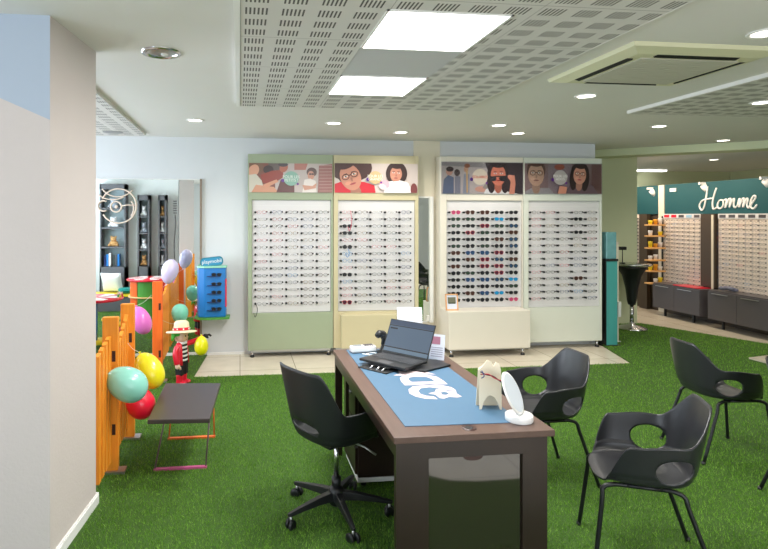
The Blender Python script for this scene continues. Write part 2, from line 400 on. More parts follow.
# downlights
M_dl=emis('warm_downlight',(1,.93,.80,1),9)
def downlight(x,y,z,label,r=.066,on=True):
    o=thing('downlight',label,'ceiling light',(x,y,z),0,'recessed ceiling spotlights')
    MB().lathe([(r*1.35,0),(r*1.32,-.006),(r*1.08,-.008),(r*1.0,-.003),(r*1.0,0)],M_alu if not on else M_trim,28,cap=False).build('trim_ring',o)
    MB().lathe([(0.001,-.002),(r*1.0,-.002),(r*1.0,.0)],M_dl if on else M_chrome,24).build('lamp',o)
    return o
DL=[(-.447,5.695,'lit ceiling spotlight above the left end of the back wall'),(.963,5.708,'lit ceiling spotlight above the sage green display'),
(1.829,6.235,'lit ceiling spotlight above the straw yellow display'),(2.714,5.625,'lit ceiling spotlight above the sunglasses display, nearer of the pair'),
(3.197,6.147,'lit ceiling spotlight above the sunglasses display, farther of the pair'),(2.742,4.171,'lit ceiling spotlight just behind the air conditioning cassette'),
(4.44,5.483,'lit ceiling spotlight before the ceiling beam, left of two'),(6.073,6.408,'lit ceiling spotlight close to the ceiling beam, right of two'),
(7.982,8.601,'lit ceiling spotlight beyond the ceiling beam'),(2.735,2.62,'lit ceiling spotlight at the right edge by the air conditioner'),(4.244,4.105,'lit ceiling spotlight in the right perforated ceiling panel')]
for x,y,l in DL: downlight(x,y,2.632 if (3.51<x<5.6 and y<4.72) else H-.0005,l)
o=thing('eyeball_spotlight','large chrome ringed swivel ceiling spotlight near the pillar','ceiling light',(-.46,3.364,H))
MB().lathe([(.115,0),(.112,-.010),(.094,-.012),(.088,0)],M_chrome,32,cap=False).build('trim_ring',o)
w=MB().lathe([(.001,-.008),(.03,-.012),(.06,-.010),(.086,-.001)],M_alu,28,cap=False); w.sph((-.02,0,-.012),(.034,.03,.012),M_lens); w.build('reflector',o)
MB().sph((.02,0,-.010),(.022,.022,.012),M_white).build('bulb',o)
o=thing('ceiling_speaker','round grey grille set in the play corner ceiling panel','speaker',(-1.406,6.45,2.632))
MB().lathe([(.001,-.004),(.095,-.004),(.11,0)],mat('grey_grille',rgb(150,150,150),.6),28).build('grille',o)
# AC cassette
o=thing('ceiling_cassette','square cream air conditioning cassette set in the ceiling','air conditioner',(2.62,3.27,H))
M_ac=mat('cream_ac_plastic',rgb(214,212,178),.5); 
w=MB(); a=.475;b=.44
def frust(mb,a,b,z0,a2,b2,z1,m):
    vs=[(-a,-b,z0),(a,-b,z0),(a,b,z0),(-a,b,z0),(-a2,-b2,z1),(a2,-b2,z1),(a2,b2,z1),(-a2,b2,z1)]
    mb.add(vs,[(0,1,5,4),(1,2,6,5),(2,3,7,6),(3,0,4,7),(4,5,6,7)],m)
frust(w,a,b,0,a-.01,b-.01,-.022,M_ac); frust(w,a-.01,b-.01,-.022,a-.09,b-.09,-.042,M_ac)
w.build('casing',o)
for i,(cx,cy,lx,ly) in enumerate(((0,-.34,.26,.028),(0,.34,.26,.028),(-.375,0,.028,.26),(.375,0,.028,.26))):
    T=TR((cx,cy,-.0365))
    rx=0;ry=0
    if i<2: T=TR((cx,cy,-.038),rx=R(14)*(1 if cy<0 else -1)*-1)
    else: T=TR((cx,cy,-.038),ry=R(14)*(1 if cx<0 else -1))
    MB().box(-lx,lx,-ly,ly,-.006,.004,M_blk,T).build('vent_slot',o)
M_acg=mat('ac_grille',rgb(186,184,168),.6)
w=MB(); w.box(-.31,.31,-.28,.28,-.05,-.04,M_acg)
for k in range(-6,7): w.box(-.30,.30,k*.042-.004,k*.042+.004,-.0515,-.05,M_acg)
w.build('grille',o)
# ------------------------------------------------------------------ eyewear
FR={}
def fcol(n,c,**k): return mat('frame_'+n,c,.3,**k)
fr_cols=[fcol('black',rgb(26,26,30)),fcol('brown',rgb(84,48,38)),fcol('blue',rgb(40,60,120)),fcol('pink',rgb(200,90,110)),fcol('grey',rgb(120,120,126)),fcol('gold',rgb(150,120,80)),fcol('clear',rgb(196,190,190)),fcol('red',rgb(170,40,50)),fcol('sky',rgb(40,130,190))]
ln_cols={n:mat('dark_lens_'+n,c,.3,spec=.25) for n,c in (('black',rgb(34,36,40)),('brown',rgb(70,48,42)),('blue',rgb(44,74,104)),('green',rgb(52,70,60)),('plum',rgb(70,34,52)),('sky',rgb(30,140,190)),('pink',rgb(176,70,110)))}
def glasses_mesh(name,fm,lm,shape=0,thick=.0022,dark=False):
    w=MB(); hw=.0235; hh=.0175 if shape==0 else .0205
    for s in (-1,1):
        ring=[]
        for k in range(18):
            a=2*PI*k/18; ca,sa=math.cos(a),math.sin(a)
            e=2.6 if shape==0 else (2.0 if shape==1 else 3.2)
            x=s*.031+hw*math.copysign(abs(ca)**(2/e),ca); z=hh*math.copysign(abs(sa)**(2/e),sa)
            if shape==2 and z<0: x=s*.031+(x-s*.031)*.86
            ring.append((x,0,z))
        w.tube(ring,thick,fm,5,closed=True)
        w.add([(p[0],.0004,p[2]) for p in ring],[tuple(range(18))],lm)
        w.tube([(s*.053,0,.008),(s*.060,.003,.008),(s*.0615,.012,.008),(s*.061,.030,.007),(s*.060,.044,.004)],[thick*1.5,thick*1.6,thick,thick,thick],fm,5)
        if s>0 and not dark: w.sph((.0625,.006,.004),(.0095,.009,.0105),M_blackp,nu=8,nv=6)
    w.tube([(-.0085,0,.004),(-.003,-.001,.007),(.003,-.001,.007),(.0085,0,.004)],thick,fm,5)
    o=w.build(name); me=o.data; bpy.data.objects.remove(o); return me
eye_meshes=[glasses_mesh('eyeglasses',fc,M_lens,i%3,.0016) for i,fc in enumerate(fr_cols)]
sun_meshes=[]
for i,(f,l) in enumerate(((0,'black'),(0,'black'),(1,'brown'),(0,'green'),(0,'blue'),(7,'plum'),(8,'sky'),(3,'pink'),(2,'blue'))):
    sun_meshes.append(glasses_mesh('sunglasses',fr_cols[f],ln_cols[l],i%3,.0028,True))
def glasses(kind,mi,loc,rot,label,group):
    me=(sun_meshes if kind=='sunglasses' else eye_meshes)[mi]
    o=bpy.data.objects.new(kind,me); C.objects.link(o); o.location=loc; o.rotation_euler=rot
    return tag(o,label,kind,group)
ORD=['first','second','third','fourth','fifth','sixth','seventh','eighth','ninth','tenth','eleventh','twelfth','thirteenth','fourteenth','fifteenth','sixteenth','seventeenth']
CN={0:'black',1:'brown',2:'blue',3:'pink',4:'grey',5:'gold',6:'clear',7:'red',8:'sky blue'}
SN={0:'black',1:'black',2:'brown',3:'green tinted',4:'blue tinted',5:'plum',6:'bright blue',7:'pink',8:'dark blue'}
# posters --------------------------------------------------------------
def pc(r,g,b): return mat('print_%d_%d_%d'%(r,g,b),rgb(r,g,b),.35)
def ell(cx,cy,rx,ry,rot=0,n=24):
    return [(cx+rx*math.cos(2*PI*k/n)*math.cos(rot)-ry*math.sin(2*PI*k/n)*math.sin(rot),cy+rx*math.cos(2*PI*k/n)*math.sin(rot)+ry*math.sin(2*PI*k/n)*math.cos(rot)) for k in range(n)]
def clip(poly,w_,h_):
    def cl(P,f,g):
        out=[]
        for i in range(len(P)):
            a,b=P[i-1],P[i]; fa,fb=f(a),f(b)
            if (fa>=0)!=(fb>=0): t=fa/(fa-fb); out.append((a[0]+(b[0]-a[0])*t,a[1]+(b[1]-a[1])*t))
            if fb>=0: out.append(b)
        return out
    for f in (lambda p:p[0],lambda p:w_-p[0],lambda p:p[1],lambda p:h_-p[1]):
        poly=cl(poly,f,None)
        if len(poly)<3: return []
    return poly
def poster(parent,x0,x1,z0,z1,y,shapes,txt,tcol,tc,ts):
    W,Hh=740.,270.
    w=MB(); w.box(x0,x1,y-.004,y+.004,z0,z1,shapes[0]); k=0
    for (p,c) in shapes[1:]:
        p=clip(p,W,Hh)
        if not p: continue
        k+=1; yy=y-.004-.00025*k
        vs=[(x0+(x1-x0)*a/W,yy,z1-(z1-z0)*b/Hh) for a,b in p]
        w.add(vs,[tuple(range(len(vs)))],c)
    yy=y-.004-.00025*(k+2)
    T=Matrix.Translation((x0+(x1-x0)*tc[0]/W,yy,z1-(z1-z0)*tc[1]/Hh))@Matrix.Rotation(PI/2,4,'X')
    text_into(w,txt,ts,tcol,T,.0004)
    return w.build('poster',parent)
def face(cx,cy,s,skin,hair,rot=0,long=True,glass=None,lip=(170,80,80)):
    """flat printed portrait: hair, neck, face, eyes, brows, nose, lips, glasses"""
    L=[]
    def e(x,y,rx,ry,c,r=0):
        xx=cx+(x*math.cos(rot)-y*math.sin(rot))*s; yy=cy+(x*math.sin(rot)+y*math.cos(rot))*s
        L.append((ell(xx,yy,rx*s,ry*s,rot+r),pc(*c)))
    e(0,-.25,.95 if long else .80,1.0 if long else .88,hair)
    if long: e(-.62,.45,.42,1.2,hair); e(.62,.45,.42,1.2,hair)
    sk2=tuple(int(v*.82) for v in skin)
    e(0,1.1,.34,.55,sk2)
    e(0,.08,.68,.92,skin)
    e(-.30,.42,.2,.12,tuple(min(255,int(v*1.08)) for v in skin)); 
    for t in (-1,1):
        e(t*.28,-.06,.13,.06,(240,236,230)); e(t*.28,-.06,.055,.055,(30,22,20)); e(t*.28,-.22,.17,.03,hair,t*.1)
    e(.02,.24,.07,.15,sk2); e(0,.55,.22,.07,lip); e(0,.54,.2,.015,tuple(int(v*.5) for v in lip))
    e(0,-.82,.6,.28,hair)
    if glass:
        for t in (-1,1):
            for rr in (1,):
                o_=ell(0,0,.25,.2,0,20); i_=ell(0,0,.205,.155,0,20)
                for k in range(20):
                    q=[o_[k],o_[(k+1)%20],i_[(k+1)%20],i_[k]]
                    P=[]
                    for x,y in q:
                        x+=t*.3; y+=-.04
                        P.append((cx+(x*math.cos(rot)-y*math.sin(rot))*s,cy+(x*math.sin(rot)+y*math.cos(rot))*s))
                    L.append((P,pc(*glass)))
        e(0,-.08,.08,.03,glass)
    return L
def badge(cx,cy,r,c): return [(ell(cx,cy,r,r),pc(*c)),(ell(cx-r*1.1,cy+r*.3,14,16),pc(96,40,140)),(ell(cx+r*.85,cy+r*.75,10,10),pc(110,40,140))]
SH=[]
s=[pc(128,74,62)]
s+=[([(230,0),(740,0),(740,270),(230,270)],pc(190,176,172)),([(170,0),(330,0),(330,60),(170,70)],pc(96,84,78)),([(400,0),(520,0),(500,60),(400,60)],pc(176,110,96)),
 (ell(60,40,70,60),pc(120,84,64)),(ell(40,70,45,60,.5),pc(214,158,130)),([(0,110),(60,100),(110,160),(140,270),(0,270)],pc(206,198,182)),([(60,200),(220,220),(260,270),(20,270)],pc(206,148,118)),
 (ell(170,60,46,40),pc(52,34,34)),([(100,110),(200,70),(300,60),(300,130),(200,200),(120,180)],pc(150,58,44)),([(280,150),(400,130),(400,270),(240,270)],pc(96,50,46)),(ell(305,40,36,46,.4),pc(176,98,74)),(ell(300,12,44,20),pc(58,44,54)),
 ([(120,200),(240,150),(260,170),(150,230)],pc(214,150,120))]
s+=[(ell(555,80,46,44),pc(88,62,58)),(ell(548,110,30,42),pc(196,140,118)),([(490,150),(540,140),(590,160),(600,270),(470,270)],pc(226,216,210)),([(470,200),(560,210),(600,180),(590,230),(490,250)],pc(200,146,124)),
 (ell(542,98,12,8),pc(50,36,38)),(ell(564,98,12,8),pc(50,36,38)),([(620,20),(740,0),(740,270),(610,270)],pc(150,98,92))]
for r_ in range(9):
    s.append(([(622,30*r_+14),(740,30*r_+12),(740,30*r_+17),(622,30*r_+19)],pc(186,150,142)))
s+=badge(372,140,68,(132,176,160)); SH.append((s,'POUR LES\nPETITS !',pc(236,240,232),(372,142),.048))
s=[pc(204,190,184)]
s+=[(ell(140,40,190,130),pc(74,44,40)),([(0,190),(80,160),(260,170),(350,200),(360,270),(0,270)],pc(206,34,50))]
s+=face(135,118,134,(204,140,116),(74,44,40),-.35,False,(46,28,30),(190,92,90))
s+=[(ell(545,90,95,110),pc(58,40,38)),([(430,270),(450,170),(560,150),(640,170),(700,270)],pc(228,222,222))]
s+=face(540,90,78,(190,130,108),(58,40,38),.05,False,None,(160,80,80))
s+=[([(470,170),(560,160),(650,180),(680,270),(440,270)],pc(232,224,226)),(ell(440,190,44,36,.4),pc(232,170,184)),(ell(420,215,34,24,.4),pc(244,214,220)),(ell(700,240,30,60),pc(120,60,60))]
s+=badge(355,130,60,(206,176,130)); SH.append((s,'POUR LES\nGRANDS',pc(246,244,236),(355,132),.045))
s=[pc(186,172,166)]
s+=[([(0,0),(740,0),(740,60),(0,30)],pc(150,140,140)),([(390,0),(740,0),(740,270),(420,270),(440,120)],pc(66,52,58)),
 (ell(70,80,30,34),pc(196,140,118)),(ell(75,60,34,22),pc(60,40,38)),([(20,150),(60,110),(110,130),(110,270),(10,270)],pc(96,104,128)),
 (ell(140,90,26,30),pc(70,52,50)),([(120,120),(170,120),(170,270),(120,270)],pc(128,126,138)),(ell(220,60,20,26),pc(200,150,120)),([(200,100),(250,100),(250,270),(190,270)],pc(146,146,158)),([(222,70),(234,70),(236,260),(224,260)],pc(206,160,90)),
 (ell(230,30,26,18),pc(150,90,60)),(ell(360,230,60,24),pc(206,150,130)),(ell(420,200,50,22,-.4),pc(150,140,130))]
s+=[([(400,230),(480,200),(600,250),(700,270),(380,270)],pc(230,226,222))]
s+=face(512,100,100,(214,122,96),(56,40,42),0,True,None,(180,50,50))
s+=[(ell(465,140,32,22),pc(50,44,50)),(ell(555,138,36,24),pc(40,36,42)),([(430,120),(620,110),(620,118),(430,128)],pc(40,34,38)),([(600,110),(660,110),(670,180),(660,270),(610,270),(625,170)],pc(222,142,116)),(ell(630,130,36,22,.5),pc(226,148,122))]
s+=badge(345,125,70,(222,206,182)); SH.append((s,'SOLAIRES',pc(200,60,40),(345,127),.048))
s=[pc(140,112,110)]
s+=[([(220,0),(450,0),(450,270),(220,270)],pc(150,128,132)),(ell(330,30,50,26),pc(176,92,70)),([(640,0),(740,0),(740,270),(640,270)],pc(120,82,80))]
s+=[([(0,250),(60,220),(230,220),(280,270),(0,270)],pc(164,156,156))]
s+=face(105,90,112,(208,164,138),(92,60,50),0,False,(60,40,38),(170,110,100))
s+=[([(380,270),(430,180),(500,200),(640,190),(700,270)],pc(96,76,84))]
s+=face(520,95,90,(196,140,120),(40,26,28),.08,True,(56,36,36),(176,70,80))
s+=[([(320,200),(390,210),(380,270),(300,270)],pc(196,132,110))]
s+=badge(325,125,66,(178,170,168)); SH.append((s,'POUR LES\nADOS',pc(238,236,234),(325,127),.045))
UN=[(.095,1.127,.146,1.099,.182,.186,M_green,'sage green'),(1.134,2.205,1.194,2.158,1.222,.184,M_yel,'straw yellow'),(2.485,3.582,2.572,3.560,2.598,.190,M_ivory,'ivory'),(3.588,4.66,3.658,4.632,3.665,.190,M_ivg,'pale ivory')]
PZ=[(1.985,2.335),(1.985,2.345),(1.98,2.375),(1.985,2.37)]
YF=6.75
peg_me=None
for ui,(x0,x1,p0,p1,g0,gp,bm_,cn) in enumerate(UN):
    lab={0:'tall sage green eyewear display stand, leftmost on the back wall',1:'tall straw yellow eyewear display stand behind the laptop',2:'tall ivory sunglasses display stand with a protruding base box',3:'tall pale ivory eyewear display stand beside the teal column'}[ui]
    o=thing('eyewear_display',lab,'display stand',(0,0,0),0,'eyewear display stands')
    w=MB(); zb=.085
    w.box(x0,x1,YF+.05,YW-.02,zb,2.445,bm_)
    w.box(x0,p0-.004,YF,YF+.05,zb,2.445,bm_); w.box(p1+.004,x1,YF,YF+.05,zb,2.445,bm_)
    w.box(p0-.004,p1+.004,YF,YF+.05,1.895,2.445,bm_); w.box(p0-.004,p1+.004,YF,YF+.05,zb,.53,bm_)
    w.build('body',o,bev=.003)
    w=MB(); w.box(p0,p1,YF+.022,YF+.045,.534,1.89,M_panel)
    for k in range(16):
        z=.56+k*.0843; w.box(p0,p1,YF+.020,YF+.022,z-.001,z+.001,M_trim)
    w.build('panel',o)
    for k in (x0+.05,x1-.05):
        w=MB(); w.tube([(k,YF+.03,.01),(k,YF+.03,zb)],.016,M_chrome,10); w.lathe([(.026,.0),(.026,.02),(.018,.024)],M_blackp,14,T=TR((k,YF+.03,0))); w.build('foot',o)
    if ui in(0,1):
        MB().box(x0+.03,x1-.03,YF+.005,YF+.12,zb-.025,zb,M_alu).build('bottom_rail',o)
    if ui==1: MB().box(p0+.02,x1+.02,YF-.10,YF,.10,.50,M_yel,bev=.006).build('base_box',o)
    if ui==2:
        MB().box(2.482,3.515,6.45,YF,.095,.55,M_ivory,bev=.006).build('base_box',o)
        MB().box(2.50,3.50,6.47,6.60,.080,.095,M_alu).build('bottom_rail',o)
        for k in (2.53,3.44):
            w=MB(); w.tube([(k,6.50,.012),(k,6.50,.09)],.016,M_chrome,10); w.lathe([(.026,0),(.026,.018),(.018,.022)],M_blackp,14,T=TR((k,6.50,0))); w.build('foot',o)
    s,tx,tcl,tcen,ts=SH[ui]
    poster(o,x0+.012,x1-.012,PZ[ui][0],PZ[ui][1],YF-.005,s,tx,tcl,tcen,ts)
    if ui>=2: MB().box(x0+.008,x1-.008,YF-.022,YF-.019,PZ[ui][0]-.01,PZ[ui][1]+.01,M_lens).build('cover_sheet',o)
    for r_ in range(14):
        z=1.745-r_*.0844
        for c_ in range(5):
            x=g0+c_*gp
            w=None
            if peg_me is None:
                w=MB().tube([(0,.030,0),(0,-.018,0)],[.011,.0135],M_blackp,10); po=w.build('peg',o); peg_me=po.data
            else:
                po=bpy.data.objects.new('peg',peg_me); C.objects.link(po); po.parent=o
            po.location=(x,YF-.006,z)
            jx=random.uniform(-.002,.002); jr=random.uniform(-.03,.03)
            sun=(ui==2) or (ui==1 and c_==0 and r_ in(2,3,5,9,13)) or (ui==3 and c_==3 and r_ in (1,3,10))
            if ui==2:
                mi=random.choices(range(9),[7,6,4,4,4,1.5,.2,.4,4])[0]
                if (r_,c_) in ((0,0),(13,4)): mi=7
                if (r_,c_) in ((1,3),(10,4),(12,3)): mi=6
            elif sun: mi=random.choice([0,1,5]) if ui==1 else (2 if r_==10 else 0)
            else:
                mi=random.choices(range(9),[3,2,2,1.2,4,2,3,.4,.3])[0]
                if ui==1 and c_==0: mi=[3,3,3,3,3,3,8,8,3,8,8,7,3,8][r_]
                if ui==0 and (r_,c_) in((0,0),(4,0),(2,2)): mi=3
            nm=(SN if sun else CN)[mi]; kd='sunglasses' if sun else 'eyeglasses'
            go_=glasses(kd,mi,(x+.075+jx,YF-.034,z),(0,jr,0),f'{nm} {kd} on the {cn} display, {ORD[r_]} row down, {ORD[c_]} from left',f'{kd} on the {cn} display')
            if sun: go_.scale=(1.0,1,1.12)
# hanging cords on display two
for (x,z0,z1,m,l,n) in ((1.33,1.76,1.52,fr_cols[3],'pink cord hanging down the top left of the straw yellow display','neck_strap'),(1.30,1.30,1.20,fr_cols[8],'blue cord hanging at the left column of the straw yellow display','neck_strap'),(.19,.655,.50,fr_cols[0],'dark cord hanging below the sage green display glasses','neck_strap')):
    w=MB().tube(catmull([(x,YF-.065,z0),(x+.015,YF-.075,(z0+z1)/2),(x-.01,YF-.07,z1),(x-.03,YF-.065,z1+.05)]),.004,m,6); tag(w.build(n),l,'cord')
# small photo stand on base box
o=thing('photo_frame','small orange framed card leaning at the left of the sunglasses base box','photo frame',(2.565,6.56,.55))
T=TR((0,0,.0),rx=R(-8))
w=MB()
for a in ((-.078,-.064,0,.20),(.064,.078,0,.20),(-.078,.078,0,.016),(-.078,.078,.186,.20)): w.box(a[0],a[1],-.008,.006,a[2],a[3],mat('pale_orange_frame',rgb(226,170,120),.5),T)
w.build('frame',o)
w=MB(); w.box(-.064,.064,-.002,.004,.016,.186,M_paper,T); w.box(-.05,.05,-.0035,-.002,.09,.16,pc(110,110,90),T); w.box(-.045,.045,-.0036,-.0021,.08,.095,pc(60,70,50),T); w.build('card',o)
# ------------------------------------------------------------------ wall mirrors
o=thing('wall_mirror','large wall mirror at the left end of the back wall reflecting the play corner','mirror',(0,0,0))
MB().box(-2.9,-.485,6.925,6.932,.04,2.14,M_mirror).build('glass',o)
w=MB(); w.box(-2.92,-.465,6.932,6.948,.02,2.15,M_trim); w.box(-.485,-.462,6.915,6.948,.02,2.15,mat('brown_edge',rgb(132,116,100),.5)); w.box(-2.92,-.485,6.918,6.948,.012,.045,M_trim); w.build('backing',o)
o=thing('wall_mirror','narrow vertical mirror in the gap between the straw yellow and ivory displays','mirror',(0,0,0))
MB().box(2.21,2.405,6.925,6.930,.36,1.93,M_mirror).build('glass',o)
w=MB(); w.box(2.405,2.45,6.90,6.937,.34,1.94,M_trim); w.box(2.21,2.45,6.93,6.937,.34,1.95,M_trim); w.box(2.36,2.40,6.905,6.93,.36,.43,M_trim); w.build('frame',o)
# ornament on mirror: generic rings
w=MB(); cx,cz=-1.44,1.82
def arc(r,a0,a1,n=28,dx=0,dz=0,sx=1): return [(cx+dx+r*sx*math.cos(R(a0+(a1-a0)*k/n)),6.913,cz+dz+r*math.sin(R(a0+(a1-a0)*k/n))) for k in range(n+1)]
w.tube(arc(.205,-150,155,40,sx=1.0),.0095,M_orn,6)
w.tube(arc(.062,0,360,28,-.03,-.01),.010,M_orn,6); w.sph((cx-.03,6.915,cz-.01),(.018,.008,.02),M_orn)
w.tube(arc(.062,60,300,20,-.175,.0),.010,M_orn,6)
w.tube(arc(.10,60,-60,16,.115,-.03,.6),.009,M_orn,6)
w.tube([(cx+.035,6.913,cz),(cx+.10,6.913,cz+.012),(cx+.19,6.913,cz+.01)],.008,M_orn,6)
w.tube(arc(.22,215,320,18,-.01,.33),.008,M_orn,6); w.tube(arc(.26,230,300,18,-.07,.335),.008,M_orn,6)
tag(w.build('mirror_ornament'),'round beige line ornament of rings fixed on the large mirror','ornament')
# ------------------------------------------------------------------ desk
o=thing('desk','long dark walnut office desk in the middle of the shop','desk',(0,0,0))
DX0,DX1,DY0,DY1=.655,1.388,2.335,3.93
def rbox(x0,x1,y0,y1,z0,z1,m): return MB().box(x0,x1,y0,y1,z0,z1,m,bev=.002)
# top with grommet hole kept solid
rbox(DX0,DX1,DY0,DY1,.722,.75,M_desk).build('desktop',o)
def endpanel(y0,y1,name):
    w=MB(); a,b=DX0+.012,DX1-.03
    w.box(a,a+.145,y0,y1,0.0,.722,M_deskd); w.box(b-.115,b,y0,y1,0.0,.722,M_deskd); w.box(a+.145,b-.115,y0,y1,.648,.722,M_deskd)
    # finger notch
    T=TR(((a+b)/2+.02,0,0)); w.prism([(.045*math.cos(PI+PI*k/10),.018*math.sin(PI+PI*k/10)) for k in range(11)],0,.0015,M_grommet,Matrix.Translation(((a+b)/2,y0-.0005,.648))@Matrix.Rotation(PI/2,4,'X'))
    w.build(name,o); return a,b
a,b=endpanel(DY0+.012,DY0+.045,'end_panel')
MB().box(a+.145,b-.115,DY0+.026,DY0+.034,.02,.648,M_gloss).build('glossy_insert',o)
w=MB(); w.box(DX0+.012,DX0+.06,DY1-.045,DY1-.01,0,.722,M_deskd); w.build('leg',o)
w=MB(); w.box(DX1-.08,DX1-.03,DY1-.045,DY1-.01,0,.722,M_deskd); w.build('leg',o)
w=MB(); w.box(DX0+.012,DX0+.03,DY0+.045,DY1-.045,.655,.722,M_deskd); w.build('apron',o)
w=MB(); w.box(DX0+.012,DX0+.032,3.50,3.56,.40,.655,M_deskd); w.build('inner_post',o)
w=MB(); w.box(DX1-.09,DX1-.07,DY0+.045,DY1-.045,.30,.722,M_deskd); w.build('modesty_panel',o)
w=MB().lathe([(.018,.002),(.031,.0035),(.034,0)],M_grommet,28,T=TR((1.019,2.405,.75)),cap=False); w.lathe([(.001,.0012),(.018,.002)],M_blk,28,T=TR((1.019,2.405,.75)),cap=False); w.build('grommet',o)
# pedestal
o=thing('drawer_pedestal','dark drawer pedestal with a pale base under the far half of the desk','drawer unit',(0,0,0))
MB().box(.73,1.12,3.42,3.80,.07,.60,M_deskd,bev=.003).build('body',o)
MB().box(.725,1.115,3.41,3.80,.045,.07,M_white,bev=.002).build('base_plate',o)
for i,z in enumerate((.09,.26,.43)):
    dd=MB().box(.712,.73,3.43,3.79,z,z+.16,M_deskd,bev=.002).build('drawer',o); MB().box(.700,.712,3.56,3.66,z+.12,z+.13,M_alu).build('handle',dd)
for x in (.77,1.08):
    for y in (3.46,3.76):
        MB().lathe([(.001,0),(.02,.006),(.02,.04),(.001,.046)],M_blackp,12,T=TR((x,y,0))).build('castor',o)
w=MB().lathe([(.02,0),(.035,.01),(.04,.06),(.025,.09),(.01,.10)],M_beige,18,T=TR((.76,3.72,.60))); tag(w.build('ornament_jar'),'small cream pot on the pedestal under the desk','pot')
# mat & logo
o=MB().prism([(.738,2.452),(1.290,2.437),(1.300,3.90),(.745,3.90)],.7502,.7528,M_mat).build('desk_mat'); tag(o,'blue desk mat printed with pale pink letters','desk mat')
LOGO={
 'top':[(0.904, 3.24), (0.952, 3.274), (0.962, 3.341), (1.005, 3.308), (1.034, 3.361), (1.061, 3.364), (1.063, 3.306), (1.124, 3.294), (1.16, 3.23), (1.107, 3.244), (1.006, 3.249), (0.949, 3.23)],
 'dout':[(0.928, 3.189), (0.962, 3.232), (0.998, 3.246), (1.103, 3.233), (1.15, 3.184), (1.16, 3.109), (1.16, 3.034), (1.11, 3.04), (1.059, 3.05), (1.009, 3.045), (0.915, 3.044), (0.916, 3.118)],
 'din':[(0.982, 3.183), (1.016, 3.2), (1.088, 3.187), (1.105, 3.146), (1.108, 3.094), (1.057, 3.097), (0.972, 3.101), (0.967, 3.142)],
 'c':[(1.051, 3.028), (0.997, 3.027), (0.952, 3.017), (0.913, 2.969), (0.898, 2.902), (0.915, 2.847), (0.953, 2.809), (1.015, 2.793), (1.01, 2.836), (0.974, 2.854), (0.953, 2.886), (0.958, 2.939), (0.988, 2.982), (1.04, 2.995), (1.085, 2.97), (1.109, 2.941), (1.166, 2.927), (1.16, 2.98), (1.121, 3.019), (1.089, 3.033)],
 'sout':[(0.998, 2.89), (1.043, 2.911), (1.061, 2.951), (1.086, 2.959), (1.113, 2.919), (1.163, 2.92), (1.147, 2.872), (1.154, 2.818), (1.127, 2.808), (1.088, 2.823), (1.05, 2.797), (1.031, 2.808), (1.029, 2.865)],
 'sin':[(1.07, 2.899), (1.09, 2.905), (1.103, 2.895), (1.105, 2.868), (1.082, 2.853), (1.062, 2.861)]}
w=MB()
for k,z,m in (('top',.7534,M_logo),('dout',.7534,M_logo),('c',.7534,M_logo),('sout',.7536,M_logo),('din',.7538,M_mat),('sin',.7540,M_mat)):
    w.prism(LOGO[k],.7529,z,m)
w.build('printed_logo',o)
# laptop
A=Vector((.763,3.522));B=Vector((.959,3.228));Cc=Vector((1.171,3.398));D=Vector((.953,3.673))
ctr=(A+B+Cc+D)/4; ux=(Cc-D); ux.normalize(); ang=math.atan2(ux.y,ux.x)   # local x along hinge, local +y towards the screen
LW,LD=.350,.245
o=thing('laptop','open black laptop raised on a small stand on the desk','laptop',(ctr.x,ctr.y,.788),ang)
MB().box(-LW/2,LW/2,-LD/2,LD/2,-.012,.004,M_blackp,bev=.003).build('base',o)
w=MB(); M_key=mat('keycaps',rgb(58,60,64),.5)
for r_ in range(6):
    for c_ in range(15):
        x=-.150+c_*.0205; y=.095-r_*.0205
        w.box(x-.0003,x+.0172,y-.017,y,.004,.0062,M_key)
w.build('keyboard',o); MB().box(-.05,.05,-.115,-.055,.004,.0048,mat('touchpad',rgb(72,74,78),.4)).build('touchpad',o)
T=TR((0,LD/2-.004,.004),rx=R(-26))
M_scr=emis('laptop_screen',rgb(92,118,146),.55); M_scr2=emis('laptop_screen_bar',rgb(60,84,120),.5); M_scr3=emis('laptop_screen_dark',rgb(26,32,44),.4); M_scr4=emis('laptop_screen_light',rgb(112,140,164),.6)
MB().box(-LW/2,LW/2,0,.006,0,.232,M_blackp,T,bev=.002).build('lid',o)
w=MB(); w.box(-LW/2+.006,LW/2-.006,-.0006,.0,.014,.226,M_scr,T); w.box(-LW/2+.006,LW/2-.006,-.0012,-.0006,.194,.226,M_scr2,T); w.box(-LW/2+.006,LW/2-.006,-.0012,-.0006,.186,.192,M_scr3,T)
w.box(-LW/2+.006,LW/2-.006,-.0012,-.0006,.014,.038,M_scr4,T); w.box(-LW/2+.006,LW/2-.006,-.0012,-.0006,.038,.046,M_scr3,T); w.box(-LW/2+.016,-.10,-.0012,-.0006,.165,.175,M_scr3,T)
w.build('screen',o)
o=thing('laptop_stand','low black stand with chrome supports under the laptop','laptop stand',(.905,3.41,.753),ang)
MB().box(-.13,.09,-.12,.10,0,.006,M_blackp,bev=.002).build('base',o)
for x in (-.05,-.0,.04): MB().tube([(x,-.095,.005),(x,-.08,.014),(x,-.04,.0135),(x,.06,.0135)],.006,M_chrome,8).build('support',o)
MB().box(-.09,.07,-.06,.08,.014,.0225,M_blackp).build('cradle',o)
# tablet folder
w=MB().prism([(1.025,3.337),(1.109,3.272),(1.318,3.395),(1.274,3.522),(1.17,3.56)],.7531,.765,M_blackp); tag(w.build('tablet_case',bev=.002),'flat black tablet case lying right of the laptop','tablet')
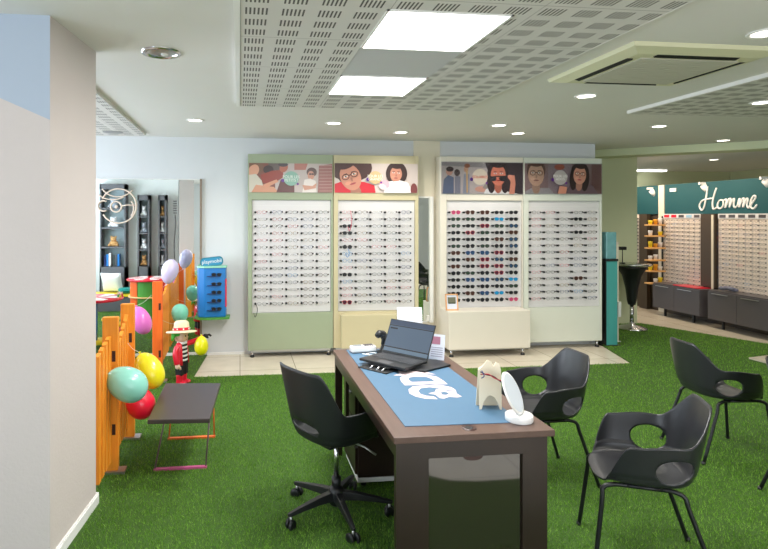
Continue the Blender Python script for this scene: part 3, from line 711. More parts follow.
# paper holder, leaflet, card terminal, scanner
o=thing('paper_holder','upright white sheet in a clear holder behind the laptop','paper holder',(1.19,3.82,.753),R(-8))
T=TR((0,0,.002),rx=R(-10)); MB().box(-.088,.088,-.002,.0,0,.30,M_paper,T).build('sheet',o); MB().box(-.092,.092,.001,.004,0,.29,M_lens,T).build('clear_back',o)
MB().box(-.092,.092,-.03,.06,0,.003,M_lens).build('clear_foot',o)
o=thing('leaflet_holder','small printed leaflet standing right of the laptop on the desk','leaflet',(1.285,3.56,.753),R(-35))
w=MB(); T=TR((0,0,0),rx=R(-10)); w.box(-.05,.05,-.001,.001,.0,.165,M_paper,T); w.box(-.035,.02,-.002,-.001,.10,.15,pc(170,120,140),T)
for k in range(5): w.box(-.04,.038,-.002,-.001,.02+k*.014,.025+k*.014,pc(150,150,170),T)
w.build('leaflet',o); MB().box(-.05,.05,-.02,.04,0,.003,M_lens).build('foot',o)
o=thing('card_terminal','white payment terminal at the far left corner of the desk','terminal',(.86,3.83,.753),R(8))
MB().box(-.10,.08,-.035,.035,.004,.045,M_white,bev=.01).build('body',o)
MB().box(-.085,-.02,-.02,.02,.045,.048,mat('grey_screen',rgb(120,130,135),.3)).build('screen',o)
w=MB()
for i in range(3):
    for j in range(4): w.box(-.005+j*.018,.008+j*.018,-.024+i*.018,-.012+i*.018,.045,.049,M_cab)
w.build('keypad',o)
MB().box(-.095,.075,-.03,.03,0,.004,M_cab).build('foot',o)
w=MB().tube(catmull([(.83,3.76,.757),(.88,3.72,.757),(.93,3.75,.757),(.90,3.78,.757),(.86,3.75,.757),(.91,3.69,.757),(.97,3.72,.757)]),.0035,M_white,6); tag(w.build('coiled_cable'),'white cable coiled on the desk mat beside the terminal','cable')
o=thing('barcode_scanner','black handheld scanner with a yellow trigger behind the laptop','scanner',(.985,3.80,.753),R(40))
MB().lathe([(.045,0),(.045,.01),(.02,.02),(.012,.05),(.012,.06)],M_blackp,20).build('stand',o)
MB().tube([(0,0,.055),(.012,0,.085),(-.005,0,.12)],[.014,.017,.02],M_blackp,12).build('handle',o)
MB().tube([(.05,0,.10),(.0,0,.13),(-.04,0,.135),(-.065,0,.125)],[.014,.022,.026,.02],M_blackp,14).build('head',o)
MB().tube([(.030,0,.092),(.018,0,.105),(.0,0,.112)],[.007,.010,.008],M_yelp,8).build('trigger',o)
# glasses holder (cream)
o=thing('spectacle_holder','cream wooden nose-shaped spectacle holder on the desk','glasses holder',(1.218,2.615,.753),R(-8))
pts=[(-.052,0),(-.050,.0)]
out=[(-.054,0),(-.044,0),(-.034,.035),(-.015,.062),(.0,.068),(.018,.060),(.036,.030),(.046,0),(.054,0),(.054,.19),(.046,.222),(.030,.228),(.018,.205),(.006,.232),(-.012,.238),(-.03,.215),(-.045,.20),(-.054,.19)]
fr2=MB()
TT=Matrix.Rotation(R(-4),4,'X')@Matrix.Rotation(PI/2,4,'X')
fr2.prism(out,-.003,.003,M_beige,TT); fr2.build('front_board',o)
T2=Matrix.Translation((0,.062,0))@Matrix.Rotation(R(12),4,'X')@Matrix.Rotation(PI/2,4,'X')
MB().prism([(-.054,0),(.054,0),(.054,.20),(0,.225),(-.054,.20)],-.003,.003,M_beige,T2).build('back_board',o)
w=MB(); a_=(-.062,-.030,.195)
w.tube(catmull([(-.056,-.022,.190),(-.03,-.028,.178),(0,-.030,.172),(.02,-.030,.160),(.045,-.028,.140),(.062,-.022,.128)]),.003,fr_cols[0],6)
w.tube(catmull([(-.056,-.024,.178),(-.02,-.030,.180),(.01,-.033,.162),(.04,-.030,.150),(.066,-.02,.145)]),.0028,fr_cols[7],6)
w.tube(catmull([(-.050,-.024,.196),(-.04,-.030,.172),(-.052,-.026,.160)]),.0026,fr_cols[2],6)
w.tube(catmull([(.05,-.026,.150),(.066,-.022,.138),(.060,-.02,.118)]),.0026,fr_cols[2],6)
oo=w.build('folded_spectacles'); oo.location=(1.218,2.615,.753); oo.rotation_euler=(0,0,R(-8)); tag(oo,'folded spectacles with dark and red temples hung on the cream holder','glasses')
# tabletop mirror
o=thing('table_mirror','round tilted white table mirror on a disc base near the desk corner','mirror',(1.287,2.465,.7502))
MB().lathe([(.060,0),(.062,.004),(.062,.028),(.058,.032)],M_white,40).build('base',o)
n=Vector((.68,-.587,.42)).normalized()
q=n.to_track_quat('Z','Y').to_matrix().to_4x4(); T=Matrix.Translation((1.262-1.287,2.478-2.465,.125))@q
MB().lathe([(.092,-.004),(.098,-.002),(.098,.003),(.092,.005)],M_white,44,T).build('rim',o)
MB().lathe([(.0005,.0055),(.088,.0055)],mat('painted_mirror_reflection',rgb(226,234,242),.1),44,T,cap=False).build('mirror_glass',o)  # ceiling reflection painted on as an even pale blue-white
MB().tube([(0.0,0.0,.03),(-.008,.004,.05),(-.013,.008,.075)],.012,M_white,10).build('stem',o)
# ------------------------------------------------------------------ chairs
def sm(a,b,x): t=max(0,min(1,(x-a)/(b-a))); return t*t*(3-2*t)
def shell_mesh(kind):
    """moulded bucket seat; forward is +x. returns MB"""
    NA,NR=144,46
    seat_z=.445 if kind=='visitor' else .47
    def hgt(a):   # a in 0..180 from the back
        if kind=='visitor':
            back,arm=.365,.205
            h=arm+(back-arm)*(1-sm(24,62,a))
            h-=.018*(sm(70,112,a)); h*=1-sm(112,141,a)
            return max(h,0)
        back,arm=.405,.178
        h=arm+(back-arm)*(1-sm(36,66,a)); h*=1-sm(98,128,a)
        return max(h,0)
    def foot(a):
        ra=R(a); c,s_=-math.cos(ra),math.sin(ra); e=2.9
        k=(abs(c)**e+abs(s_)**e)**(-1/e)
        x=c*k*.215; y=s_*k*.215
        if x>0: y*=1+.02*x/.215
        return x+.0,y
    vs=[];info=[]
    for i in range(NA):
        a=-180+360*i/NA; A_=abs(a); sg=1 if a>=0 else -1
        fx,fy=foot(A_); fy*=sg; h=hgt(A_)
        for j in range(NR):
            t=j/(NR-1)
            if t<.42:
                u=t/.42; x=fx*u*.86; y=fy*u*.86; z=seat_z-.012*(1-u*u) + .0
                if x>.1: z-=.02*((x-.1)/.1)**2*.8
                w_=0
            else:
                u=(t-.42)/.58; w_=u
                # fillet then wall
                if u<.28 :
                    q=u/.28; th=q*PI/2; rr=.14
                    x=fx*(.86+.14*math.sin(th)); y=fy*(.86+.14*math.sin(th)); hz=min(h,.045)*(1-math.cos(th)); z=seat_z+hz
                    if x>.1 : z-=.02*((x-.1)/.1)**2*.8
                else:
                    q=(u-.28)/.72; hh=min(h,.045)+(h-min(h,.045))*q; z=seat_z+hh
                    lean=.19
                    sidel=.17*math.sin(R(A_))
                    x=fx - (lean*hh*(1-sm(55,95,A_))) + (.0 if A_<90 else 0)
                    y=fy + sg*sidel*hh
                    nb=1-sm(30,70,A_); y=y*(1-.16*nb*max(0,(hh-.12))/.27) if kind=='visitor' else y*(1-.05*nb*max(0,(hh-.12))/.27)
                    if x>.1: z-=.02*((x-.1)/.1)**2*.8*(1-sm(0,.1,hh))
            vs.append(Vector((x,y,z))); info.append((a,w_,z-seat_z))
    # hole centres
    keep=[True]*len(vs); pin={}
    if kind=='visitor': holes=[(67,.086,.078,.060),(-67,.086,.078,.060)]
    else: holes=[(0,.085,.125,.024)]
    rad=.235
    def ho(idx,hc):
        a,w_,h_=info[idx]; s_=(R(a-hc[0])*rad)/hc[2]; v_=(h_-hc[1])/hc[3]; return s_,v_
    faces=[]
    cen_faces=[(0,)]
    gone=set()
    for hc in holes:
        for idx in range(len(vs)):
            a,w_,h_=info[idx]
            if w_<=0.02: continue
            s_,v_=ho(idx,hc)
            if s_*s_+v_*v_<.80: gone.add(idx)
    for i in range(NA):
        for j in range(NR-1):
            i2=(i+1)%NA; q=(i*NR+j,i2*NR+j,i2*NR+j+1,i*NR+j+1)
            if any(k in gone for k in q): continue
            if j==0: faces.append((i*NR,i2*NR+1,i*NR+1)) if False else faces.append(q)
            else: faces.append(q)
    # snap boundary vertices of holes to the ellipse, using local interpolation of the surface
    from collections import Counter
    ec=Counter()
    for f in faces:
        for k in range(4): ec[tuple(sorted((f[k],f[(k+1)%4])))]+=1
    bound=set(k for e,c in ec.items() if c==1 for k in e)
    def surf(a,hz):
        # invert on the grid columns nearest angle a at height hz
        fi=((a+180)/360*NA)%NA; i0=int(fi)%NA; i1=(i0+1)%NA; fr_=fi-int(fi)
        def col(i):
            pr=None
            for j in range(int(.42*(NR-1)),NR):
                v=vs0[i*NR+j]; 
                if pr is not None and info[i*NR+j][2]>=hz>=info[i*NR+j-1][2]:
                    t=(hz-info[i*NR+j-1][2])/max(1e-6,info[i*NR+j][2]-info[i*NR+j-1][2]); return pr.lerp(v,t)
                pr=v
            return pr
        return col(i0).lerp(col(i1),fr_)
    vs0=[v.copy() for v in vs]
    for idx in bound:
        for hc in holes:
            if info[idx][1]<=.02: continue
            s_,v_=ho(idx,hc); r2=math.hypot(s_,v_)
            if r2<1.6:
                ns,nv=s_/r2,v_/r2
                vs[idx]=surf(hc[0]+math.degrees(ns*hc[2]/rad),hc[1]+nv*hc[3])
    return vs,faces
shell_data={}
def make_shell(kind,m,parent):
    vs,fs=shell_mesh(kind)
    w=MB(); w.add(vs,fs,m,True); 
    me=bpy.data.meshes.new('seat_shell'); me.from_pydata([tuple(v) for v in vs],[],fs); me.materials.append(m)
    bm=bmesh.new(); bm.from_mesh(me); bmesh.ops.remove_doubles(bm,verts=bm.verts,dist=.0012)
    loose=[v for v in bm.verts if not v.link_faces]; bmesh.ops.delete(bm,geom=loose,context='VERTS')
    bmesh.ops.smooth_vert(bm,verts=[v for v in bm.verts if not v.is_boundary],factor=.5,use_axis_x=True,use_axis_y=True,use_axis_z=True)
    bmesh.ops.recalc_face_normals(bm,faces=bm.faces)
    for f in bm.faces: f.smooth=True
    bm.to_mesh(me); bm.free()
    o=bpy.data.objects.new('seat_shell',me); C.objects.link(o); o.parent=parent
    s_=o.modifiers.new('thickness','SOLIDIFY'); s_.thickness=.008; s_.offset=0
    return o
def visitor_chair(label,loc,rz):
    t=thing('visitor_chair',label,'chair',loc,rz,'charcoal bucket visitor chairs')
    make_shell('visitor',M_shell,t)
    zt=.425
    for sx in (1,-1):
        for sy in (1,-1):
            fx,fy=(.235,.215) if sx>0 else (-.280,.215)
            tx=.185 if sx>0 else -.13; ty=.180
            w=MB().tube(catmull([(fx,sy*fy,.012),(tx+(fx-tx)*.25,sy*(ty+(fy-ty)*.25),.34),(tx+(fx-tx)*.12,sy*ty,.405),(tx*.8,sy*ty*.97,zt),(tx*.45,sy*ty*.95,zt+.002)],5),.0105,M_blackm,10)
            w.lathe([(.011,0),(.0125,.004),(.0115,.02)],M_blackp,10,TR((fx,sy*fy,.012))); w.build('leg',t)
    w=MB(); 
    for sy in (1,-1): w.tube([(.10,sy*.171,zt+.001),(-.08,sy*.171,zt+.001)],.0105,M_blackm,8)
    for x in (.06,-.06): w.tube([(x,-.167,zt+.002),(x,.167,zt+.002)],.009,M_blackm,8)
    w.build('seat_frame',t); return t
ch=visitor_chair('charcoal bucket chair with round side holes, nearest the camera at right',(1.965,2.567,0),R(156))
dup(ch,(1.93,3.44,0),R(182),'charcoal bucket chair just behind the right side of the desk')
dup(ch,(3.42,3.64,0),R(-5),'charcoal bucket chair facing right, seen from behind at the right')
dup(ch,(3.51,2.96,0),R(-60),'charcoal bucket chair cut off by the right edge with one leg in view')
# office chair
oc=thing('office_chair','black swivel office chair on castors left of the desk','office chair',(.545,3.15,0),R(30))
sh=make_shell('office',M_shell2,oc); sh.location=(-.0,0,0)
MB().box(-.13,.13,-.10,.10,.425,.455,M_blackp,bev=.01).build('tilt_mechanism',oc)
MB().tube([(0,0,.15),(0,0,.215)],.027,M_blackp,14).build('column_sleeve',oc)
MB().tube([(0,0,.20),(0,0,.43)],.015,M_chrome,14).build('gas_lift',oc)
MB().tube([(.02,-.08,.44),(.06,-.17,.425),(.08,-.24,.40)],.006,M_alu,8).build('lever',oc)
hub=MB().lathe([(.03,.055),(.045,.07),(.045,.145),(.03,.165)],M_blackp,20).build('hub',oc)
th0=[196-30,246-30,-17-30-6+8,55-30,130-30]
for k in range(5):
    a_=R(-30+ (205,277,349,61,133)[k]); c_,s_=math.cos(a_),math.sin(a_)
    T=Matrix.Rotation(a_,4,'Z')
    w=MB(); vs=[]
    prof=[(.03,.026,.09,.140),(.12,.022,.092,.130),(.24,.016,.082,.108),(.305,.013,.074,.094),(.318,.006,.076,.090)]
    for x,hw,z0,z1 in prof: vs+=[(x,-hw,z0),(x,hw,z0),(x,hw*.75,z1),(x,-hw*.75,z1)]
    fs=[(0,3,2,1),(16,17,18,19)]
    for i in range(4):
        for q in range(4): fs.append((i*4+q,i*4+(q+1)%4,(i+1)*4+(q+1)%4,(i+1)*4+q))
    w.add(vs,fs,M_blackp,False,T); lg=w.build('base_arm',oc,bev=.003)
    w=MB(); 
    for sy in (-1,1):
        Tw=T@Matrix.Translation((.300,sy*.017,.029))@Matrix.Rotation(R(25),4,'Z')@Matrix.Rotation(PI/2,4,'X')
        w.lathe([(.010,-.009),(.026,-.009),(.029,-.005),(.029,.005),(.026,.009),(.010,.009)],M_blackp,20,Tw)
    w.tube([(.300*c_,.300*s_,.029),(.300*c_,.300*s_,.078)],.007,M_alu,8); w.build('castor',oc)
# ------------------------------------------------------------------ bench (low table)
o=thing('low_bench','low dark topped bench on magenta and orange steel legs','bench',(0,0,0))
T=None
w=MB().prism([(-.577,3.61),(-.190,3.585),(-.148,4.34),(-.567,4.39)],.392,.42,M_bench); w.build('bench_top',o,bev=.004)
def uframe(y,x0,x1,tx0,tx1,mb_,mt,nm):
    w=MB(); w.tube([(tx0,y+.02,.392),(x0,y,.026)],.0055,mt,8); w.tube([(tx1,y+.02,.392),(x1,y,.026)],.0055,mt,8)
    w.box(x0-.008,x1+.008,y-.013,y+.013,.012,.026,mb_); w.build(nm,o)
uframe(3.81,-.560,-.228,-.49,-.20,M_magenta,M_greysteel,'leg_frame')
uframe(4.325,-.533,-.195,-.50,-.205,M_orsteel,M_orsteel,'leg_frame')
# ------------------------------------------------------------------ picket fence
def post(x,y,m,parent,w_=.10,d_=.045,h=1.035):
    w=MB().box(x-w_/2,x+w_/2,y-d_/2,y+d_/2,.03,h,m,bev=.004)
    for z in (.30,.78): w.box(x+w_*.12,x+w_*.34,y-d_/2-.0015,y-d_/2,z-.035,z+.035,M_dark)
    p=w.build('post',parent)
    MB().box(x-w_/2-.01,x+w_/2+.045,y-d_/2-.02,y+d_/2+.02,.012,.03,M_alu).build('foot_plate',p); return p
def pickets(parent,x,y0,y1,n,m,hf):
    for k in range(n):
        y=y0+(y1-y0)*(k+.5)/n; h0=hf((k+.1)/n); h1=hf((k+.9)/n); hw=.026
        w=MB(); vs=[(x-.013,y-hw,.10),(x+.013,y-hw,.10),(x+.013,y+hw,.10),(x-.013,y+hw,.10),(x-.013,y-hw,h0),(x+.013,y-hw,h0),(x+.013,y+hw,h1),(x-.013,y+hw,h1)]
        w.add(vs,[(0,1,2,3),(4,5,6,7),(0,1,5,4),(1,2,6,5),(2,3,7,6),(3,0,4,7)],m); w.build('picket',parent)
    w=MB()
    for z in (.30,.68): w.box(x-.030,x-.013,y0-.02,y1+.02,z-.03,z+.03,m)
    w.build('rail',parent)
f1=thing('picket_fence','orange wooden picket fence with wavy top beside the pillar','fence',(0,0,0))
post(-.845,3.82,M_orange,f1); post(-.845,4.385,M_orange,f1)
pickets(f1,-.845,3.44,3.78,4,M_orange,lambda t:.86+.06*t)
pickets(f1,-.845,3.86,4.34,6,M_orange,lambda t:.80+.17*t*t)
f2=thing('picket_fence','red-orange post and short picket run ending at the large mirror','fence',(0,0,0))
post(-.832,5.845,M_orange2,f2)
pickets(f2,-.855,5.90,6.86,10,M_orange,lambda t:.82+.16*(2*t-1)**2)
# ------------------------------------------------------------------ balloons
def balloon(x,y,z,rx,rz_,col,label,tilt=(0,0),knot=True,end=None):
    t=thing('balloon',label,'balloon',(x,y,z),0,'party balloons')
    m=mat('balloon_'+col[0],rgb(*col[1]),.28,coat=.2); m.node_tree.nodes['Principled BSDF'].inputs['Subsurface Weight'].default_value=.0
    prof=[]
    for k in range(19):
        th=PI*k/18; r=rx*math.sin(th)*(1-.10*(1+math.cos(th))/2*1.2) ; zz=-rz_*math.cos(th)*(1.0 if th>PI/2 else 1.12)
        prof.append((max(r,.0008),zz))
    T=Matrix.Rotation(tilt[0],4,'X')@Matrix.Rotation(tilt[1],4,'Y')
    MB().lathe(prof,m,32,T).build('skin',t)
    w=MB().lathe([(.010,-rz_*1.12-.014),(.004,-rz_*1.12-.002),(.003,-rz_*1.10)],m,12,T); w.build('knot',t)
    if end:
        kp=T@Vector((0,0,-rz_*1.12-.01)); e=Vector(end)-Vector((x,y,z)); mid=(kp+e)/2+Vector((0,0,-.02))
        MB().tube(catmull([kp,mid,e]),.0015,M_white,5).build('string',t)
    return t
balloon(-.715,3.72,.615,.115,.130,('teal',(140,206,190)),'large mint green balloon tied to the fence, left of the bench',(R(20),R(125)),end=(-.86,3.78,.80))
balloon(-.655,4.20,.565,.105,.132,('yellow',(226,216,30)),'yellow balloon behind the mint one on the fence',(R(-15),R(150)),end=(-.86,4.34,.78))
balloon(-.70,4.08,.375,.105,.115,('red',(226,24,56)),'red balloon hanging lowest in the fence cluster',(0,R(150)),end=(-.86,4.34,.60))
balloon(-.925,5.45,.705,.095,.130,('pink',(236,120,206)),'pink balloon in the fence gap left of the red-orange post',(0,R(160)),end=(-.89,5.82,.90))
balloon(-.735,6.05,1.12,.093,.125,('lavender',(204,196,232)),'lavender balloon above the fence in front of the mirror',(0,R(15)),end=(-.88,6.0,.95))
balloon(-.640,6.12,.66,.095,.10,('mint2',(120,204,178)),'mint balloon behind the straw hat of the toy figure',(0,0),end=(-.88,6.2,.6))
# ------------------------------------------------------------------ toy figure
o=thing('toy_figure','large plastic toy figure in red jacket and straw hat by the fence','toy figure',(-.585,5.76,.012),R(-25))
w=MB()
for s in (-1,1):
    w.box(-.035,.040,s*.038-.031,s*.038+.031,.09,.225,M_blk,bev=.012)
w.build('legs',o)
for s in (-1,1):
    w=MB(); w.lathe([(.036,.0),(.038,.01),(.033,.05),(.037,.095),(.040,.10),(.030,.102)],M_red,20,TR((0,s*.038,0))); w.sph((.035,s*.038,.018),(.045,.033,.020),M_red); w.build('boot',o)
w=MB()  # torso / shirt
def loftbox(mb,secs,m,n=20,T=None):
    vs=[];fs=[]
    for z,rx,ry,cx in secs:
        for k in range(n):
            a=2*PI*k/n; ca,sa=math.cos(a),math.sin(a); e=2.8
            vs.append((cx+rx*math.copysign(abs(ca)**(2/e),ca),ry*math.copysign(abs(sa)**(2/e),sa),z))
    L=len(secs)
    for i in range(L-1):
        for k in range(n): fs.append((i*n+k,i*n+(k+1)%n,(i+1)*n+(k+1)%n,(i+1)*n+k))
    fs.append(tuple(range(n))[::-1]); fs.append(tuple((L-1)*n+k for k in range(n))); mb.add(vs,fs,m,True,T)
for k in range(9):
    z=.235+k*.021; t=k/8; loftbox(w,[(z,.052-.008*t,.052,0.006),(z+.021,.052-.008*t,.052,.006)],M_white if k%2==0 else M_blk)
w.build('striped_shirt',o)
w=MB(); n=24; vs=[];fs=[]   # open jacket: shell leaving the front open
secs=[(.200,.070,.092),(.26,.064,.088),(.34,.058,.084),(.40,.048,.078),(.425,.032,.05)]
NN=21
for z,rx,ry in secs:
    for k in range(NN):
        a=R(42)+ (2*PI-R(84))*k/(NN-1); vs.append((rx*math.cos(a),ry*math.sin(a),z))
for i in range(len(secs)-1):
    for k in range(NN-1): fs.append((i*NN+k,i*NN+k+1,(i+1)*NN+k+1,(i+1)*NN+k))
w.add(vs,fs,M_red,True); jk=w.build('jacket',o); sd=jk.modifiers.new('t','SOLIDIFY'); sd.thickness=.010; sd.offset=-1
w=MB(); w.tube(catmull([(0,-.085,.385),(.0,-.115,.33),(.012,-.120,.27),(.020,-.112,.225)]),.029,M_red,14); w.build('sleeve',o)
w=MB(); w.sph((.022,-.112,.200),(.026,.024,.028),M_skin); w.tube([(.030,-.112,.205),(.048,-.105,.185),(.045,-.10,.168)],.010,M_skin,8); w.build('hand',o)
w=MB(); w.tube(catmull([(0,.075,.385),(.06,.11,.40),(.12,.135,.425),(.165,.145,.450)]),.027,M_red,14); w.build('sleeve',o)
w=MB(); w.sph((.190,.150,.462),(.028,.024,.022),M_blk); w.tube([(.200,.150,.468),(.230,.152,.478),(.252,.150,.465)],.011,M_blk,8); w.tube([(.200,.140,.455),(.225,.134,.448)],.009,M_blk,8); w.build('gloved_hand',o)
w=MB(); loftbox(w,[(.425,.035,.035,0),(.435,.056,.056,0),(.47,.062,.062,0),(.51,.060,.060,0),(.545,.045,.045,0)],M_skin,28)
for s in (-1,1): w.sph((.060,s*.024,.487),(.005,.007,.010),M_blk); w.sph((0,s*.062,.475),(.012,.008,.014),M_skin)
w.sph((.063,0,.470),(.008,.008,.008),M_skin); w.tube([(.060,-.015,.452),(.0635,0,.447),(.060,.015,.452)],.0025,M_red,6)
w.build('head',o)
w=MB(); w.sph((-.012,0,.505),(.064,.068,.055),M_hair); 
for a,l in ((-150,.08),(-120,.07),(150,.07),(180,.09),(-170,.08),(120,.06)):
    ra=R(a); w.tube([(.055*math.cos(ra),.055*math.sin(ra),.51),(.085*math.cos(ra),.085*math.sin(ra),.49),(.10*math.cos(ra),.10*math.sin(ra),.49-l*.7)],[.022,.018,.004],M_hair,8)
w.build('hair',o)
T=TR((0,0,.515),rx=R(-6),ry=R(-4))
MB().lathe([(.02,.012),(.06,.010),(.15,.0),(.155,.004),(.15,.012),(.075,.02),(.078,.06),(.072,.10),(.05,.118),(.001,.122)],M_straw,36,T).build('hat',o)
w=MB(); w.lathe([(.0765,.022),(.081,.024),(.081,.048),(.0765,.05)],M_red,36,T)
for k in range(8):
    a=2*PI*k/8; p=T@Vector((.082*math.cos(a),.082*math.sin(a),.036)); w.sph(p,(.008,.008,.008),M_white,nu=8,nv=6)
w.build('hat_band',o)
balloon(-.385,5.70,.395,.074,.092,('lemon',(232,226,20)),'small yellow balloon hanging from the toy figure hand',(0,PI),end=(-.345,5.78,.468))
# ------------------------------------------------------------------ blue toy display on wall
o=thing('toy_display','bright blue wall display with a rounded name sign and green base','display',(-.335,6.90,0),R(0))
w=MB()
out=[(-.165,-.02),(-.172,-.10),(-.15,-.165),(-.08,-.195),(.165,-.165),(.175,-.02)]
w.prism(out,.50,1.085,M_bluep); w.build('body',o,bev=.01)
MB().prism([(x*1.04,y*1.04) for x,y in out],1.085,1.105,M_mint).build('top_plate',o)
MB().prism([(-.20,-.0),(-.205,-.14),(-.15,-.22),(-.05,-.24),(.21,-.20),(.215,.0)],.478,.50,M_grn).build('base_plate',o)
MB().box(-.10,.10,-.02,.04,.55,1.0,M_cab).build('wall_bracket',o)
w=MB(); w.box(.160,.176,-.168,-.05,.62,.95,M_red); w.build('red_side_panel',o)
w=MB()
def rrect(hx,hz,r,n=6):
    P=[]
    for cx_,cz_,a0 in ((hx-r,hz-r,0),(-hx+r,hz-r,90),(-hx+r,-hz+r,180),(hx-r,-hz+r,270)):
        for k in range(n+1): a=R(a0+90*k/n); P.append((cx_+r*math.cos(a),cz_+r*math.sin(a)))
    return P
Ts=Matrix.Translation((.0,-.11,1.155))@Matrix.Rotation(R(-6),4,'Y')@Matrix.Rotation(PI/2,4,'X')
w.prism(rrect(.135,.055,.045),-.012,.012,mat('sign_rim_teal',rgb(30,120,140),.4),Ts); w.prism(rrect(.122,.043,.036),.012,.014,mat('sign_blue',rgb(50,140,180),.35),Ts)
text_into(w,'playmobil',.062,M_white,Ts@Matrix.Translation((0,.002,.0155)),.0015); w.build('sign',o)
for k in range(5):
    z=.985-k*.098+(.012 if k==0 else 0)
    w=MB().box(-.05,.11,-.215,-.185,z-.012,z-.006,M_dkblue).build('glasses_ledge',o)
    glasses('sunglasses',0,(-.335+.06,6.90-.222,z+.012),(0,0,0),f'small black sunglasses on the blue toy display, {ORD[k]} from the top','sunglasses on the blue toy display')
# ------------------------------------------------------------------ play corner (seen in the mirror)
o=MB().box(XL,-1.17,2.80,2.90,0,H,M_kid).build('wall_alcove'); tag(o,'pale wall behind the play corner bookcases','wall',kind='structure')
def bookcase(x,wd,h,label,items):
    t=thing('bookcase',label,'bookcase',(x,2.90,.012),0,'dark narrow bookcases')
    w=MB(); 
    w.box(-wd/2,-wd/2+.025,0,.28,0,h,M_bookc); w.box(wd/2-.025,wd/2,0,.28,0,h,M_bookc); w.box(-wd/2,wd/2,0,.28,h-.1,h,M_bookc); w.box(-wd/2,wd/2,0,.28,0,.75,M_bookc)
    w.build('frame',t); MB().box(-wd/2+.025,wd/2-.025,.004,.012,.75,h-.1,M_bookb).build('back',t)
    n=4
    for k in range(1,n+0): z=.75+(h-.85)*k/n; MB().box(-wd/2+.025,wd/2-.025,.012,.27,z-.012,z+.012,M_bookc).build('shelf',t)
    for k in range(n):
        z=.75+(h-.85)*k/n+.012+.012; items(x,wd,z,k)
    return t
pl=[0]
POSN=['lowest','second','third','topmost']
def plush(x,wd,z,k,which):
    y=3.08; ww=min(.10,wd*.3)
    col=[M_white,mat('tan_plush',rgb(196,150,96),.9),M_whitefab,mat('grey_plush',rgb(170,176,186),.9)][(k+pl[0])%4]
    w=MB(); w.sph((0,0,.06),(ww*.8,.05,.06),col); w.sph((0,.02,.14),(ww*.55,.045,.045),col)
    for s in (-1,1): w.sph((s*ww*.4,.01,.18),(ww*.2,.02,.02),col); w.sph((s*ww*.7,.03,.03),(ww*.3,.04,.025),col)
    o=w.build('soft_toy'); o.location=(x,y,z); tag(o,f'soft toy on the {POSN[k]} shelf of the {which} bookcase seen in the mirror','soft toy','soft toys in the bookcases')
def it1(x,wd,z,k):
    if k==0:
        cs=[M_navy,M_bluep,M_white,M_cab,M_bluep]
        for j in range(5):
            h=.20+.02*((j*7)%3); w=MB().box(-.016,.016,-.07,.07,0,h,cs[j]); o=w.build('book'); o.location=(x-.14+j*.042+(.07 if j>2 else 0),3.09,z-.0); tag(o,f'upright book on the lowest shelf of the widest bookcase, {ORD[j]} along','book','books in the mirror view')
    else: plush(x,wd,z,k,'widest')
bookcase(-2.33,.46,2.28,'widest dark bookcase of the play corner seen in the mirror',it1)
pl[0]=1
bookcase(-1.78,.21,2.08,'middle narrow dark bookcase seen in the mirror',lambda x,wd,z,k: plush(x,wd,z,k,'middle'))
pl[0]=2
bookcase(-1.44,.14,2.08,'narrowest dark bookcase seen in the mirror',lambda x,wd,z,k: plush(x,wd,z,k,'narrowest'))
# growth chart on wall
w=MB(); w.tube(catmull([(-1.24,2.903,.8),(-1.25,2.903,1.2),(-1.225,2.903,1.5),(-1.235,2.903,1.72)]),.008,M_bookc,6)
for k in range(6): w.box(-1.27,-1.20,2.901,2.905,1.75+k*.045,1.765+k*.045,M_bookc)
tag(w.build('wall_sticker'),'dark vertical wall sticker seen at the right of the mirror','wall sticker')
# bench seat with cushions
o=thing('kids_bench','low yellow edged bench before the widest bookcase, seen in the mirror','bench',(-2.20,3.42,.012))
MB().box(-.4,.4,-.2,.2,.0,.26,M_bookc,bev=.005).build('base',o); MB().box(-.42,.42,-.22,.22,.26,.30,M_yelp,bev=.005).build('seat',o)
def cushion(x,y,z,sx,sy,sz,m,rx,rz,label):
    w=MB(); vs=[];fs=[];N=12
    for side in (1,-1):
        for i in range(N+1):
            for j in range(N+1):
                u=-1+2*i/N; v=-1+2*j/N; t=(1-u**4)*(1-v**4); pinch=1-.06*(1-abs(u*v))
                vs.append((u*sx*pinch,v*sy*pinch,side*sz*t**.5))
    for s_ in range(2):
        for i in range(N):
            for j in range(N):
                b_=s_*(N+1)**2; q=(b_+i*(N+1)+j,b_+(i+1)*(N+1)+j,b_+(i+1)*(N+1)+j+1,b_+i*(N+1)+j+1); fs.append(q if s_==0 else q[::-1])
    w.add(vs,fs,m,True); o=w.build('cushion'); o.location=(x,y,z); o.rotation_euler=(rx,0,rz); tag(o,label,'cushion','cushions on the low bench')
cushion(-2.30,3.36,.50,.19,.19,.07,M_whitefab,R(68),R(10),'white cushion leaning on the low bench in the mirror')
cushion(-2.0,3.46,.365,.17,.15,.05,M_tealfab,R(0),R(-15),'teal cushion lying on the low bench in the mirror')
